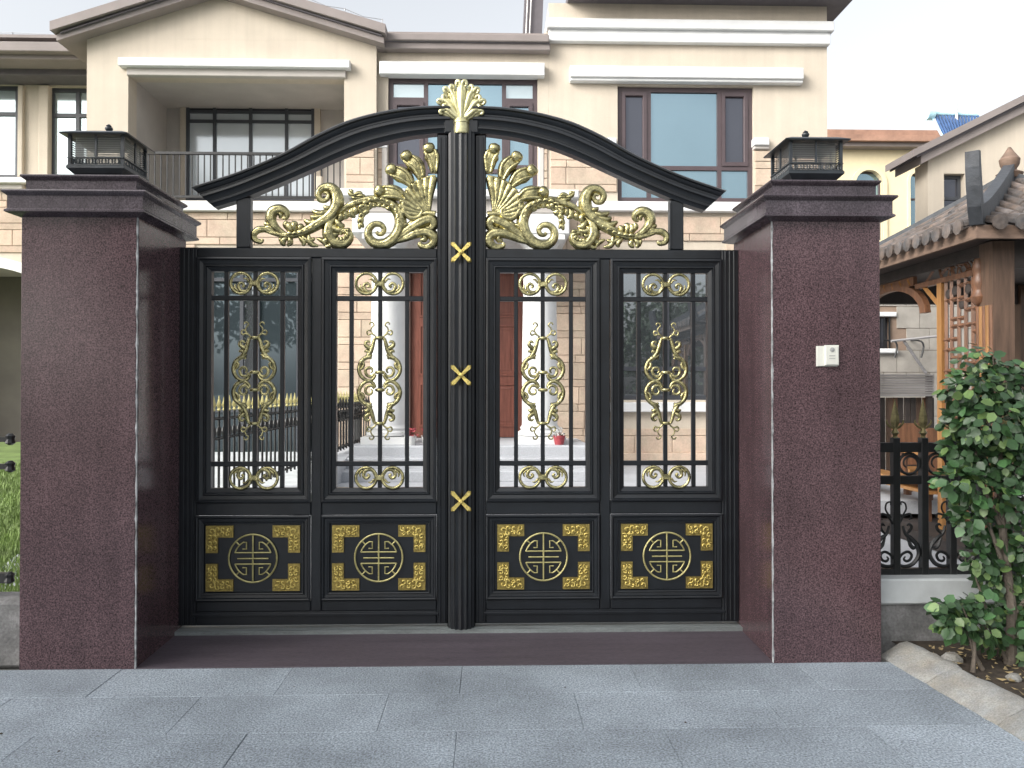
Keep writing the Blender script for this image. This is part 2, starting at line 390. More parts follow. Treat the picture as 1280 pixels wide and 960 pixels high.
# ------------------------------------------------------------------ lanterns on the pillars
def lantern(cx, cy, label):
    z = 2.862; h = .165
    t = thing('post_lantern', label, 'lantern', (cx,cy,z), 'lanterns on the gate pillars')
    MB().squares(cx,cy,[(.135,.135,z),(.135,.135,z+.05),(.15,.15,z+.062),(h+.008,h+.008,z+.085),(h+.008,h+.008,z+.10)]).build('base', M['lantern'], t)
    MB().squares(cx,cy,[(h-.03,h-.03,z+.101),(h-.03,h-.03,z+.283)]).build('frosted_glass', M['frost'], t)
    for sx in (-1,1):
        for sy in (-1,1):
            MB().box(cx+sx*(h-.008)-.009,cx+sx*(h-.008)+.009,cy+sy*(h-.008)-.009,cy+sy*(h-.008)+.009,z+.1005,z+.29).build('corner_post', M['lantern'], t)
    for k in range(4):
        lm = MB(); fm = MB()
        def loc(u, d, zz):
            a = k*math.pi/2
            return (cx+u*math.cos(a)+d*math.sin(a), cy+u*math.sin(a)-d*math.cos(a), zz)
        def bx(m_, u0,u1,d0,d1,z0,z1,tilt=0):
            m_.rings([[loc(u0,d0,z0),loc(u0,d1,z0+tilt),loc(u0,d1,z1+tilt),loc(u0,d0,z1)],[loc(u1,d0,z0),loc(u1,d1,z0+tilt),loc(u1,d1,z1+tilt),loc(u1,d0,z1)]])
        for i in range(10):
            bx(lm,-h+.018,h-.018,h-.011,h-.006,z+.153+i*.0135,z+.1558+i*.0135,-.002)
        bx(lm,-.006,.006,h-.007,h+.001,z+.146,z+.29)
        lm.build('louvre', M['lantern'], t)
        for zz in (z+.102, z+.146): bx(fm,-h+.002,h-.002,h-.004,h+.006,zz,zz+.006)
        for i in range(16):
            u = -h+.02+i*(2*h-.04)/15
            fm.tube([loc(u+.010*math.cos(a),h,z+.127+.016*math.sin(a)) for a in [j*math.pi/4 for j in range(8)]], .0026, 4, True)
        for i in range(15):
            u = -h+.03+i*(2*h-.04)/15
            fm.tube([loc(u,h,z+.11),loc(u+.006*(-1)**i,h,z+.127),loc(u,h,z+.144)], .0024, 4)
        fm.build('filigree_band', M['lantern'], t)
    rf = [(h+.035,h+.035,z+.285),(h+.038,h+.038,z+.292),(h-.02,h-.02,z+.318),(h-.09,h-.09,z+.338),(.03,.03,z+.35)]
    MB().squares(cx,cy,rf).build('roof', M['lantern'], t)
    MB().lathe((cx,cy,z+.348),[(.012,0),(.012,.012),(.019,.018),(.024,.028),(.022,.036),(.012,.042),(.017,.046),(.006,.056)],12).build('finial', M['lantern'], t, smooth=True)
    return t
l1 = lantern(lcx, pcy-.02, 'black louvred lantern on the left gate pillar, in front of the balcony house')
copy_thing(l1, (rcx+.02, pcy-.02, 2.862), 'black louvred lantern on the right gate pillar, above the doorbell')

# ------------------------------------------------------------------ the double gate
S = YGATE/1000.0
GX0 = PX(577, YGATE, 490)
def gx(px): return GX0+(px-577)*S
def gz(py): return (778-py)*S+.062
YB, YFc = YGATE+.035, YGATE-.025                              # back and front of the frame
left = thing('gate_leaf', 'left leaf of the black and gold arched gate, carrying the centre post', 'gate', (gx(230),YGATE,gz(778)), 'leaves of the double gate')
def gbox(name, px0, px1, py0, py1, m='black', y0=None, y1=None, bev=.006, parent=None):
    return MB().bbox(gx(px0),gx(px1),YFc if y0 is None else y0,YB if y1 is None else y1,gz(py1),gz(py0),bev).build(name, M[m], parent or left)
# stiles and rails, butted end to end
st = gbox('stile', 229.5, 251, 312.4, 778)
for px in (234,239.5,245):
    MB().bbox(gx(px),gx(px+2.4),YFc-.010,YFc+.001,gz(776),gz(314),.003).build('bead', M['black'], st)
gbox('stile', 391.5, 404.5, 324.6, 761.5)
st2 = gbox('stile', 546.5, 560, 170, 778)
for px in (549.5,555.5):
    MB().bbox(gx(px),gx(px+2.2),YFc-.012,YFc+.001,gz(776),gz(174),.003).build('bead', M['black'], st2)
gbox('rail', 251.1, 546.4, 312.4, 324.5)
gbox('rail', 251.1, 391.4, 627.1, 642.9); gbox('rail', 404.6, 546.4, 627.1, 642.9)
br = gbox('rail', 251.1, 546.4, 761.6, 778)
gbox('rail', 251.1, 391.4, 748.1, 761.5); gbox('rail', 404.6, 546.4, 748.1, 761.5)
MB().bbox(gx(247),gx(549),YFc-.010,YFc+.001,gz(767),gz(763.5),.003).build('bead', M['black'], br)
prof_up = [(0,YFc+.002),(0,YFc-.016),(.010,YFc-.020),(.016,YFc-.020),(.021,YFc-.010),(.045,YFc-.004),(.052,YFc-.012),(.060,YFc-.012),(.066,YFc+.002),(.092,YFc+.012),(.092,YB)]
def upper_panel(px0, px1, dx=None):
    mo = MB().frame(gx(px0),gx(px1),gz(627),gz(324.5),prof_up).build('panel_moulding', M['black'], left)
    ox0, ox1, oz0, oz1 = gx(px0)+.092, gx(px1)-.092, gz(627)+.092, gz(324.5)-.092
    return mo, ox0, ox1, oz0, oz1
def ornaments(cx):
    """bars, rings and the vase-shaped scroll inside one upper panel"""
    made = []
    yb = YGATE+.008
    zt_, zb_ = gz(341.5), gz(609.5)
    for dx in (-35.5,0,33.5):
        made.append(MB().bbox(cx+dx*S-.0135,cx+dx*S+.0135,yb-.013,yb+.013,zb_,zt_,.003).build('bar', M['black'], left))
    for py in (374.5,580):
        made.append(MB().bbox(cx-54*S,cx+54*S,yb-.018,yb+.010,gz(py)-.016,gz(py)+.016,.004).build('crossbar', M['black'], left))
    yo = yb-.030
    for py, fl in ((356.5,1),(597.2,-1)):
        z0 = gz(py); rm = MB()
        for s in (-1,1):
            c = cx+s*16.3*S; r = 12.8*S
            rm.tube([(c+r*math.cos(a),yo,z0+r*math.sin(a)) for a in [j*math.pi/14 for j in range(28)]], .0105, 8, True)
            # comma curls inside the ring
            cc = [(c-s*r*.95*math.cos(t),z0-fl*r*.9*math.sin(t)*.9-fl*.006) for t in (.1,.6,1.1)]
            rm.ribbon([(c-s*r*.9,z0-fl*.01),(c-s*r*.55,z0-fl*r*.75),(c+s*r*.05,z0-fl*r*.7),(c+s*r*.25,z0-fl*r*.2),(c-s*r*.05,z0+fl*r*.05),(c-s*r*.3,z0-fl*r*.2),(c-s*r*.1,z0-fl*r*.35)],[.006,.011,.012,.010,.009,.008],.8,yo,8,.05)
            rm.ribbon([(c+s*r*.25,z0-fl*r*.75),(c+s*r*.6,z0-fl*r*.45),(c+s*r*.55,z0-fl*r*.05)],[.008,.008,.003],.8,yo,8,.05,4)
            rm.ribbon([(c-s*r*.8,z0+fl*r*.1),(c-s*r*.5,z0+fl*r*.45),(c-s*r*.2,z0+fl*r*.4)],[.007,.007,.002],.8,yo,8,.05,4)
        ro = rm.build('ring_ornament', M['gold'], left, smooth='all'); made.append(ro)
        MB().bbox(cx-6*S,cx+6*S,yo-.012,yo+.012,z0-.018,z0+.018,.006).build('clasp', M['gold'], ro)
    # vase scroll: one quarter mirrored four times (units: zoom pixels, 3.2 to the pixel)
    k = S/3.2; zc = gz(330+471/3.2); vm = MB()
    for sx in (-1,1):
        for sz in (-1,1):
            def q(pts): return [(cx+sx*(a-218)*k, zc-sz*(b_-471)*k) for a, b_ in pts]
            vm.ribbon(q([(252,440),(246,430),(252,419),(266,419),(274,432),(266,450),(248,452),(238,440)]),[.004,.008,.009,.010,.010,.009],.8,yo,8,.05)
            vm.ribbon(q([(234,445),(243,462),(263,470),(286,457),(299,430),(293,400),(276,382),(258,376),(250,384)]),[.008,.010,.011,.012,.012,.013,.013,.011,.006],.8,yo,10,.12)
            vm.ribbon(q([(284,388),(264,372),(252,352),(245,330),(240,312),(235,301)]),[.006,.014,.014,.012,.010,.009],.8,yo,10,.12)
            vm.ribbon(q([(246,366),(258,376),(274,380),(286,390)]),[.004,.012,.014,.005],.7,yo-.004,8,.1,4)
            vm.ribbon(q([(296,428),(284,418),(280,404),(286,396)]),[.004,.010,.009,.003],.7,yo-.003,8,.1,4)
            vm.ribbon(q([(250,345),(262,338),(272,330),(272,318),(262,314),(256,321)]),[.006,.014,.013,.010,.008,.005],.8,yo,8,.1,4)
            vm.ribbon(q([(255,360),(270,352),(277,358)]),[.012,.012,.003],.7,yo,8,.1,4)
            vm.ribbon(q([(230,300),(238,290),(250,284),(263,288),(268,278),(262,270),(254,274)]),[.005,.006,.006,.006,.005,.004],.9,yo,8,.0,4)
            vm.ribbon(q([(240,290),(252,272),(248,258),(240,250),(245,240),(255,240),(257,248)]),[.005,.005,.005,.005,.005,.004],.9,yo,8,.0,4)
    vo = vm.build('vase_scroll', M['gold'], left, smooth='all'); made.append(vo)
    for zy in (300,437,507,640):
        zz = gz(330+zy/3.2)
        MB().lathe((cx,yb-.012,zz-.012),[(.020,0),(.030,.003),(.034,.009),(.034,.015),(.030,.021),(.020,.024)],10).build('collar', M['gold'], vo, smooth=True)
    return made
upper_panel(404.6, 546.4); c2 = gx(475.5)
set2 = ornaments(c2)
upper_panel(251.1, 391.4); c1 = gx(321.2)
for o in set2: copy_part(o, left, dx=c1-c2)
# lower panels
prof_lo = [(0,YFc+.002),(0,YFc-.014),(.008,YFc-.019),(.015,YFc-.017),(.022,YFc-.006),(.040,YFc-.003),(.046,YFc-.010),(.053,YFc-.008),(.058,YFc+.012)]
def bracket(cx, cz, sx, sz, nm='corner_bracket'):
    """L-shaped relief plate; (cx,cz) is the outer corner"""
    L, w = 33.5*S, 14.5*S; y = YFc-.002
    m_ = MB()
    poly = [(0,0),(L,0),(L,w),(w,w),(w,L),(0,L)]
    pts = [(cx+sx*a,cz+sz*b_) for a, b_ in poly]
    m_.prism(pts if sx*sz > 0 else pts[::-1], y, y+.016)
    rnd = random.Random(3); m2_ = MB()
    spots = [(w*.5,w*.5,w*.36)]
    for i in range(1,4):
        d = w*.55+i*(L-w*.95)/3
        spots += [(d,w*.32,w*.24),(d-w*.05,w*.72,w*.2),(w*.32,d,w*.24),(w*.72,d-w*.05,w*.2)]
    for a, b_, r in spots:
        ph = rnd.uniform(0,6.28); sg = rnd.choice((-1,1))
        sp = [(cx+sx*(a+r*(1-j/11)*math.cos(ph+sg*j*.62)), cz+sz*(b_+r*(1-j/11)*math.sin(ph+sg*j*.62))) for j in range(11)]
        m2_.ribbon(sp,[.0045,.0065,.0065,.005],.9,y-.002,6,0,2)
    po = m_.build(nm, M['dull_gold'], left); stuff(m2_.build('relief_scrolls', M['bright_gold'], po, smooth='all')); return po
def medallion(cx, cz):
    r = 29.4*S; k = r/113; y = YFc-.002; m_ = MB()
    def ln(pts, w=.0050):
        m_.tube([(cx+a*k,y,cz-b_*k) for a, b_ in pts], w, 6)
    m_.tube([(cx+r*math.cos(a),y,cz+r*math.sin(a)) for a in [j*math.pi/32 for j in range(64)]], .0062, 6, True)
    ln([(0,-112),(0,112)],.0058); ln([(-84,-27),(84,-27)]); ln([(-72,1),(72,1)]); ln([(-84,27),(84,27)])
    for sx in (-1,1):
        for sz in (-1,1):
            arc = [(sx*88*math.cos(t),sz*88*math.sin(t)) for t in [R(17+j*8.5) for j in range(6)]]
            arc = arc + [(sx*30,sz*76)]
            ln([(sx*84,sz*27)]+arc+[(sx*30,sz*44),(sx*48,sz*44)])
            ln([(sx*80,sz*80),(sx*62,sz*62)])
    return m_.build('medallion', M['pale_gold'], left, smooth=True)
def lower_panel(px0, px1):
    x0, x1, z0, z1 = gx(px0), gx(px1), gz(748), gz(643)
    MB().frame(x0,x1,z0,z1,prof_lo).build('panel_moulding', M['black'], left)
    return MB().bbox(x0+.055,x1-.055,YFc+.010,YB-.01,z0+.055,z1-.055,.002).build('panel_board', M['black'], left)
lower_panel(404.6,546.4)
lset = []
bx0, bx1, bz0, bz1 = c2-58*S, c2+57*S, gz(736), gz(655.5)
for (xx,zz,sx,sz) in ((bx0,bz1,1,-1),(bx1,bz1,-1,-1),(bx0,bz0,1,1),(bx1,bz0,-1,1)): lset.append(bracket(xx,zz,sx,sz))
lset.append(medallion(c2-.5*S, gz(695.7)))
lower_panel(251.1,391.4)
for o in lset: copy_part(o, left, dx=c1-c2)
# arch rail
upper = [(247,240),(290,226),(320,214.5),(359,197),(398,175),(437,157),(476,146),(515,139.5),(545,137.5),(563,137.3)]
lower = [(272,263),(303,253),(347,235),(391,215.5),(430,198),(469,183.5),(508,174),(530,170.8),(547,169),(563,168.5)]
U = crom([(gx(a),gz(b_)) for a, b_ in upper], 5); Lw = crom([(gx(a),gz(b_)) for a, b_ in lower], 5)
aprof = [(0,.05),(0,-.075),(.06,-.092),(.12,-.092),(.16,-.078),(.22,-.074),(.30,-.055),(.36,-.055),(.40,-.064),(.50,-.066),(.54,-.055),(.66,-.040),(.74,-.040),(.78,-.050),(.84,-.050),(.90,-.036),(1,-.030),(1,.05)]
rs = []
for (ux,uz),(lx,lz) in zip(U,Lw):
    rs.append([(ux+(lx-ux)*t, YGATE+d, uz+(lz-uz)*t) for t, d in aprof])
MB().rings(rs).build('arch_rail', M['black'], left, smooth=True)
sp = gbox('support_post', 298.5, 316, 250, 312.3, y0=YFc+.005)
MB().bbox(gx(314.2),gx(316.8),YFc-.006,YFc+.006,gz(311),gz(254),.002).build('bead', M['black'], sp)
# crest: acanthus scrolls in gold, traced in 4.923x zoom units
kz = 4.923
def q(pts): return [(gx(300+a/kz), gz(170+b_/kz)) for a, b_ in pts]
u = S/kz
yc = YGATE-.008
crest = MB()
crest.ribbon(q([(600,495),(650,452),(720,418),(820,400),(905,415),(965,462),(990,530),(975,600),(935,650),(880,676),(830,668),(796,632),(795,585),(825,553),(865,552),(888,578),(880,606),(856,612),(842,598)]),
             [a*u for a in (10,18,25,30,33,33,30,25,20,17,14,12,9)],.8,yc,18,.15,8)
sc = crest.build('scroll', M['gold'], left, smooth='all')
m2 = MB()
m2.ribbon(q([(170,596),(280,622),(380,608),(470,562),(555,505),(600,440),(597,372),(562,330),(515,332),(488,365),(500,402),(532,406),(550,382),(538,358),(518,366)]),
          [a*u for a in (10,17,26,33,37,37,32,25,20,17,15,13,11,8)],.8,yc-.002,18,.15,8)
sc2 = m2.build('scroll', M['gold'], left, smooth='all')
MB().ribbon(q([(285,622),(200,590),(130,588),(98,616),(104,650),(140,662),(152,645)]),[a*u for a in (8,16,20,18,16,13,7)],.8,yc,18,.16,6).build('curl', M['gold'], left, smooth='all')
MB().ribbon(q([(290,615),(232,580),(200,530),(212,480),(255,462),(292,482),(294,512),(270,522)]),[a*u for a in (10,22,30,31,26,20,14,8)],.8,yc-.004,18,.16,6).build('curl', M['gold'], left, smooth='all')
MB().ribbon(q([(205,520),(176,512),(184,490)]),[a*u for a in (10,10,4)],.8,yc,8,.1,4).build('curl', M['gold'], left, smooth='all')
MB().ribbon(q([(890,676),(960,645),(1040,585),(1110,540),(1170,520),(1192,548),(1172,578),(1140,572)]),[a*u for a in (10,22,30,35,34,29,22,12)],.8,yc,18,.16,6).build('curl', M['gold'], left, smooth='all')
MB().ribbon(q([(930,668),(1010,640),(1085,608),(1150,600),(1192,625),(1192,665),(1155,690),(1112,682),(1108,660)]),[a*u for a in (8,19,27,31,31,26,20,15,9)],.8,yc-.004,18,.16,6).build('curl', M['gold'], left, smooth='all')
MB().ribbon(q([(600,495),(560,545),(552,610),(585,662),(640,672),(676,640),(668,602),(632,596),(622,620)]),[a*u for a in (12,29,37,34,29,24,20,16,9)],.8,yc,18,.16,6).build('curl', M['gold'], left, smooth='all')
SPRIG = [((670,345),(690,372),(720,375),9),((680,350),(690,350),(700,362),8),((700,372),(740,360),(755,372),8),((720,380),(760,378),(765,392),8),((690,385),(720,395),(760,392),9)]
lf = MB()
def leaf(a, b_, c, w, dy=-.006):
    lf.ribbon(q([a, b_, c]), [w*.5*u, w*1.4*u, w*1.3*u, w*.4*u], .75, yc+dy, 8, .15, 5)
# leaflets along the arcs
for i in range(9):                                            # inner edge of the big scroll
    t = R(200-i*17); a0 = (855+105*math.cos(t)*1.05, 540-118*math.sin(t)*.92)
    t2 = t-R(14)
    leaf((855+125*math.cos(t),540-128*math.sin(t)),(855+108*math.cos(t2),540-110*math.sin(t2)),(855+96*math.cos(t),540-100*math.sin(t)),10)
for i in range(9):                                            # fringe over the top of the big scroll
    t = R(150-i*17); c_ = (850,520)
    leaf((c_[0]+118*math.cos(t),c_[1]-112*math.sin(t)),(c_[0]+128*math.cos(t-.12),c_[1]-124*math.sin(t-.12)),(c_[0]+112*math.cos(t-.3),c_[1]-112*math.sin(t-.3)),9,-.022)
for i in range(8):                                            # beads along the second scroll
    x0, y0 = 300+i*34, 622-i*i*2.1
    leaf((x0,y0+4),(x0+18,y0-10),(x0+36,y0-4),8,-.024)
for i in range(6):
    t = R(250+i*22); leaf((620+68*math.cos(t),600-62*math.sin(t)),(620+52*math.cos(t+.2),600-48*math.sin(t+.2)),(620+40*math.cos(t),600-38*math.sin(t)),9,-.02)
for i in range(7):
    x0, y0 = 620+i*30, 485-i*13
    leaf((x0,y0),(x0+6,y0+26),(x0-14+i*2,y0+48),15)
for (a, b_, c, w) in [((555,470),(500,490),(452,470),14),((540,495),(470,515),(440,500),13),((520,520),(450,548),(402,528),15),((570,450),(540,455),(520,440),10),
        ((590,520),(620,560),(650,560),15),((560,560),(600,590),(640,580),14),((555,600),(590,620),(610,605),12),((575,650),(560,685),(530,690),10),
        ((800,470),(775,480),(770,500),12),((780,440),(750,470),(765,495),14),((700,450),(690,490),(715,510),13),
        ((330,600),(310,570),(325,545),16),((350,600),(340,560),(365,548),15),((375,598),(380,570),(400,560),12),((320,590),(290,560),(300,535),12),
        ((230,590),(190,575),(160,580),10),((220,560),(180,558),(160,545),10),((300,635),(275,660),(285,690),13),((310,635),(320,665),(300,690),12),
        ((370,630),(400,660),(395,688),12),((385,625),(430,655),(470,640),12),((430,615),(440,670),(490,688),12),((550,600),(540,650),(500,660),12),((480,640),(520,660),(540,690),10),
        
        ((1000,600),(1010,560),(1040,550),12),((1040,580),(1055,545),(1085,540),12),((1090,560),(1105,525),(1140,520),12),((960,640),(985,605),(1010,600),10),
        ((1060,610),(1090,580),(1120,590),10),((1120,600),(1140,640),(1110,650),12),((240,480),(262,500),(252,520),10),((250,640),(262,655),(262,680),8),((595,560),(575,580),(580,610),12)]:
    leaf(a, b_, c, w)
stuff(lf.build('acanthus_leaf', M['gold'], left, smooth='all'))
lf = MB()
for (a, b_, c, w) in SPRIG: leaf(a, b_, c, w)
lf.ribbon(q([(672,340),(690,372),(730,392),(765,398)]),[9*u,9*u,8*u,5*u],.8,yc,8,0,4)
lf.build('sprig', M['gold'], left, smooth='all')
# shell with plumes
sh = MB()
hub = (1165,492)
fan = q([(1165,500)]+[(hub[0]+(222-i*6)*math.cos(R(80+i*9)),hub[1]-(222-i*6)*math.sin(R(80+i*9))) for i in range(13)])
fan = [(min(x_, gx(546.3)), z_) for x_, z_ in fan]
sh.prism(fan, yc-.004, yc+.012)
for i in range(9):
    t = R(84+i*11.5); t2 = t+R(3)
    r1 = 236-i*6
    def pt(r, tt): return (hub[0]+r*math.cos(tt), hub[1]-r*math.sin(tt))
    if pt(r1,t)[0] > 1212: continue
    sh.ribbon(q([pt(20,t),pt(r1*.5,t2),pt(r1*.92,t),pt(r1,t)]),[a*u for a in (8,15,24,24,12)],.7,yc-.008,10,.12,5)
arc = [(1204,256),(1165,262),(1110,280),(1062,312),(1028,360),(1010,415)]
sh.ribbon(q(arc),[9*u]*3,.9,yc-.012,8,0,5)
sh.ribbon(q([(1035,365),(1008,420),(1015,475),(1052,512),(1100,508),(1122,478),(1108,455),(1085,462)]),[a*u for a in (8,14,16,16,14,12,9,6)],.8,yc-.014,8,.1,6)
sh.ribbon(q([(1040,380),(1072,395),(1100,440),(1110,470)]),[a*u for a in (8,9,9,6)],.8,yc-.012,8,.1,5)
sh.ribbon(q([(1035,410),(1050,450),(1080,480)]),[a*u for a in (14,20,10)],.6,yc-.002,8,.1,5)
sh.ribbon(q([(1120,490),(1160,484),(1204,490)]),[a*u for a in (12,18,20)],.8,yc-.01,8,.1,4)
sh.build('shell', M['gold'], left, smooth='all')
for (x0,y0,xm,ym,x1,y1) in [(1198,235,1192,150,1165,92),(1118,272,1092,200,1030,140),(1060,310,1015,258,938,222),(1012,390,960,362,868,352)]:
    pm = MB()
    dx, dy = x1-x0, y1-y0; l = math.hypot(dx,dy); nx, ny = -dy/l, dx/l
    pm.ribbon(q([(x0,y0),(xm,ym),(x1,y1)]),[a*u for a in (18,27,36,42,46,36,16)],.6,yc,18,.15,8)
    pm.ribbon(q([(x0+nx*12,y0+ny*12),(xm+nx*26,ym+ny*26),(x1-dx*.06+nx*32,y1-dy*.06+ny*32)]),[a*u for a in (8,11,13,7)],.9,yc-.022,8,0,6)
    pm.ribbon(q([(x0-nx*12,y0-ny*12),(xm-nx*26,ym-ny*26),(x1-dx*.06-nx*32,y1-dy*.06-ny*32)]),[a*u for a in (8,11,13,7)],.9,yc-.022,8,0,6)
    for s in (0,):
        bx_, by_ = x1-dx*.02, y1-dy*.02
        pm.ribbon(q([(bx_+nx*34,by_+ny*34),(bx_+dx*.06,by_+dy*.06),(bx_-nx*34,by_-ny*34)]),[a*u for a in (14,34,38,34,14)],.9,yc-.012,10,0,6)
    pm.build('plume', M['gold'], left, smooth='all')
# mirror the finished leaf: the right leaf, without what belongs to the centre post
right = copy_thing(left, (2*GX0-gx(230),YGATE,gz(778)), 'right leaf of the black and gold arched gate, hung on the doorbell pillar')
right.scale = (-1,1,1)
# centre post on the left leaf: fluted half round with crosses and a finial
n = 40; prof = []
for j in range(n+1):
    a = math.pi*j/n; rr = .088+.0055*math.cos(a*16)
    prof.append((GX0-rr*math.cos(a), YGATE-.01-rr*.95*math.sin(a)))
prof += [(GX0+.088,YB),(GX0-.088,YB)]
cp = MB().prismz(prof, gz(782), gz(168)).build('centre_post', M['black'], left, smooth=True)
MB().bbox(GX0-.115,GX0+.115,YFc-.03,YB,gz(170),gz(139),.01).build('post_block', M['black'], left)
for py in (319.5,470.5,624.5):
    xm = MB(); yy = YGATE-.104; zc = gz(py)
    for s in (-1,1):
        for e in (-1,1):
            d = Vector((e,s*e)).normalized(); nn = Vector((-d.y,d.x))
            A = Vector((GX0,zc)); L = 17.5*S; w0, w1 = .009, .015
            pts = [A-nn*w0, A+d*L*.86-nn*w1, A+d*L, A+d*L*.86+nn*w1, A+nn*w0]
            xm.rings([[(p.x,yy,p.y) for p in pts],[(A.x+(p.x-A.x)*.9,yy-.012,A.y+(p.y-A.y)*.9) for p in pts]])
    xm.add(*[[],[]])
    xo = xm.build('cross', M['bright_gold'], left)
    MB().rings([[(GX0+r*math.cos(2*math.pi*k/10),yy-d,zc+r*math.sin(2*math.pi*k/10)) for k in range(10)] for r, d in ((.016,.004),(.015,.016),(.008,.022))]).build('boss', M['bright_gold'], xo, smooth=True)
fin = MB()
cz = gz(172); yf_ = YGATE-.095
col = [(.050,0),(.053,.01),(.050,.05),(.049,.07),(.054,.074),(.054,.082),(.049,.086),(.047,.095),(.040,.105)]
fin.rings([[(GX0+r*math.cos(2*math.pi*k/20),yf_+.04+r*math.sin(2*math.pi*k/20),cz+z) for k in range(20)] for r, z in col])
fo = fin.build('finial', M['finial_gold'], left, smooth=True)
for i, (ang, ln_) in enumerate([(90,.245),(69,.225),(111,.225),(48,.185),(132,.185),(32,.135),(148,.135)]):
    a = R(ang); lm = MB(); bz = cz+.095; y0 = yf_+.03-.012*(i == 0)
    sg = 0 if ang == 90 else (1 if ang < 90 else -1)
    dx, dz = math.cos(a), math.sin(a)
    def fp(t, w): return (GX0+dx*t*ln_-dz*w+dx*.012, bz+dz*t*ln_+dx*w)
    b0 = sg*.03
    for off in (-.012,0,.012):
        lm.ribbon([fp(0,off*.5),fp(.35,b0*.15+off*.9),fp(.7,b0*.4+off*1.3),fp(.95,b0*.1+off*1.5)],[.009,.014,.017,.015,.008],.8,y0-(.012 if off == 0 else 0),8,0,5)
    lm.ribbon([fp(.1,0),fp(.5,b0*.2),fp(.93,0)],[.016,.030,.040,.034],.3,y0+.008,8,0,5)
    for s in ((-1,1) if ang == 90 else (-sg if False else -1,1)):
        lm.ribbon([fp(.86,0),fp(1.0,s*.012),fp(1.02,s*.028),fp(.92,s*.034),fp(.87,s*.026)],[.013,.014,.012,.010,.006],.9,y0-.008,8,0,5)
    lm.build('palmette_leaf', M['finial_gold'], fo, smooth='all')

# ------------------------------------------------------------------ doorbell on the right pillar
bx0, bz0 = P(1020,458,YF); bx1, bz1 = P(1046,432,YF)
db = thing('doorbell', 'small ivory plastic doorbell box on the right granite pillar', 'doorbell', (bx0,YF,bz0))
MB().bbox(bx0,bx1,YF-.012,YF-.0005,bz0,bz1-.003,.003).build('back_plate', M['plastic'], db)
un = MB().bbox(bx0+.042,bx1+.001,YF-.032,YF-.0125,bz0+.005,bz1+.001,.006).build('call_unit', M['plastic'], db)
cxm = (bx0+.042+bx1)/2
MB().rings([[(cxm+r*math.cos(2*math.pi*k/14),YF-.032-d,bz1-.026+r*math.sin(2*math.pi*k/14)) for k in range(14)] for r, d in ((.014,-.001),(.014,.003),(.010,.005))]).build('button', M['plastic_grey'], db, smooth=True)
for zz in (bz1-.062, bz1-.078):
    MB().box(cxm-.018,cxm+.018,YF-.0335,YF-.0315,zz-.002,zz+.002).build('slot', M['plastic_grey'], db)

# ------------------------------------------------------------------ main house
HG, HM, HL = 12.60, 12.74, 14.0                               # front planes: gable wing, middle and tower, far left wing
house = thing('main_house', 'large cream stucco villa with stone cladding behind the gate', 'house', (0,HG,.4))
def wall(x0, x1, z0, z1, y0, y1, holes):
    """slab wall with rectangular holes (hx0,hx1,hz0,hz1); only outer faces and reveals are made"""
    xs = sorted({x0,x1,*[min(max(v,x0),x1) for h in holes for v in h[:2]]}); zs = sorted({z0,z1,*[min(max(v,z0),z1) for h in holes for v in h[2:]]})
    def solid(i, j):
        if i < 0 or j < 0 or i >= len(xs)-1 or j >= len(zs)-1: return False
        cx, cz = (xs[i]+xs[i+1])/2, (zs[j]+zs[j+1])/2
        return not any(h[0] < cx < h[1] and h[2] < cz < h[3] for h in holes)
    m_ = MB()
    for i in range(len(xs)-1):
        for j in range(len(zs)-1):
            if not solid(i,j): continue
            a, b_, c, d = xs[i], xs[i+1], zs[j], zs[j+1]
            m_.add([(a,y0,c),(b_,y0,c),(b_,y0,d),(a,y0,d)],[(0,1,2,3)]); m_.add([(a,y1,c),(b_,y1,c),(b_,y1,d),(a,y1,d)],[(3,2,1,0)])
            if not solid(i-1,j): m_.add([(a,y0,c),(a,y0,d),(a,y1,d),(a,y1,c)],[(0,1,2,3)])
            if not solid(i+1,j): m_.add([(b_,y0,c),(b_,y0,d),(b_,y1,d),(b_,y1,c)],[(0,1,2,3)])
            if not solid(i,j-1): m_.add([(a,y0,c),(b_,y0,c),(b_,y1,c),(a,y1,c)],[(0,1,2,3)])
            if not solid(i,j+1): m_.add([(a,y0,d),(b_,y0,d),(b_,y1,d),(a,y1,d)],[(0,1,2,3)])
    return m_
def merged(o):
    bm = bmesh.new(); bm.from_mesh(o.data); bmesh.ops.remove_doubles(bm, verts=bm.verts, dist=1e-4); bmesh.ops.recalc_face_normals(bm, faces=bm.faces); bm.to_mesh(o.data); bm.free(); return o
def hole(px0, px1, py0, py1, Y): 
    return (PX(px0,Y,(py0+py1)/2), PX(px1,Y,(py0+py1)/2), PZ(py1,Y,(px0+px1)/2), PZ(py0,Y,(px0+px1)/2))
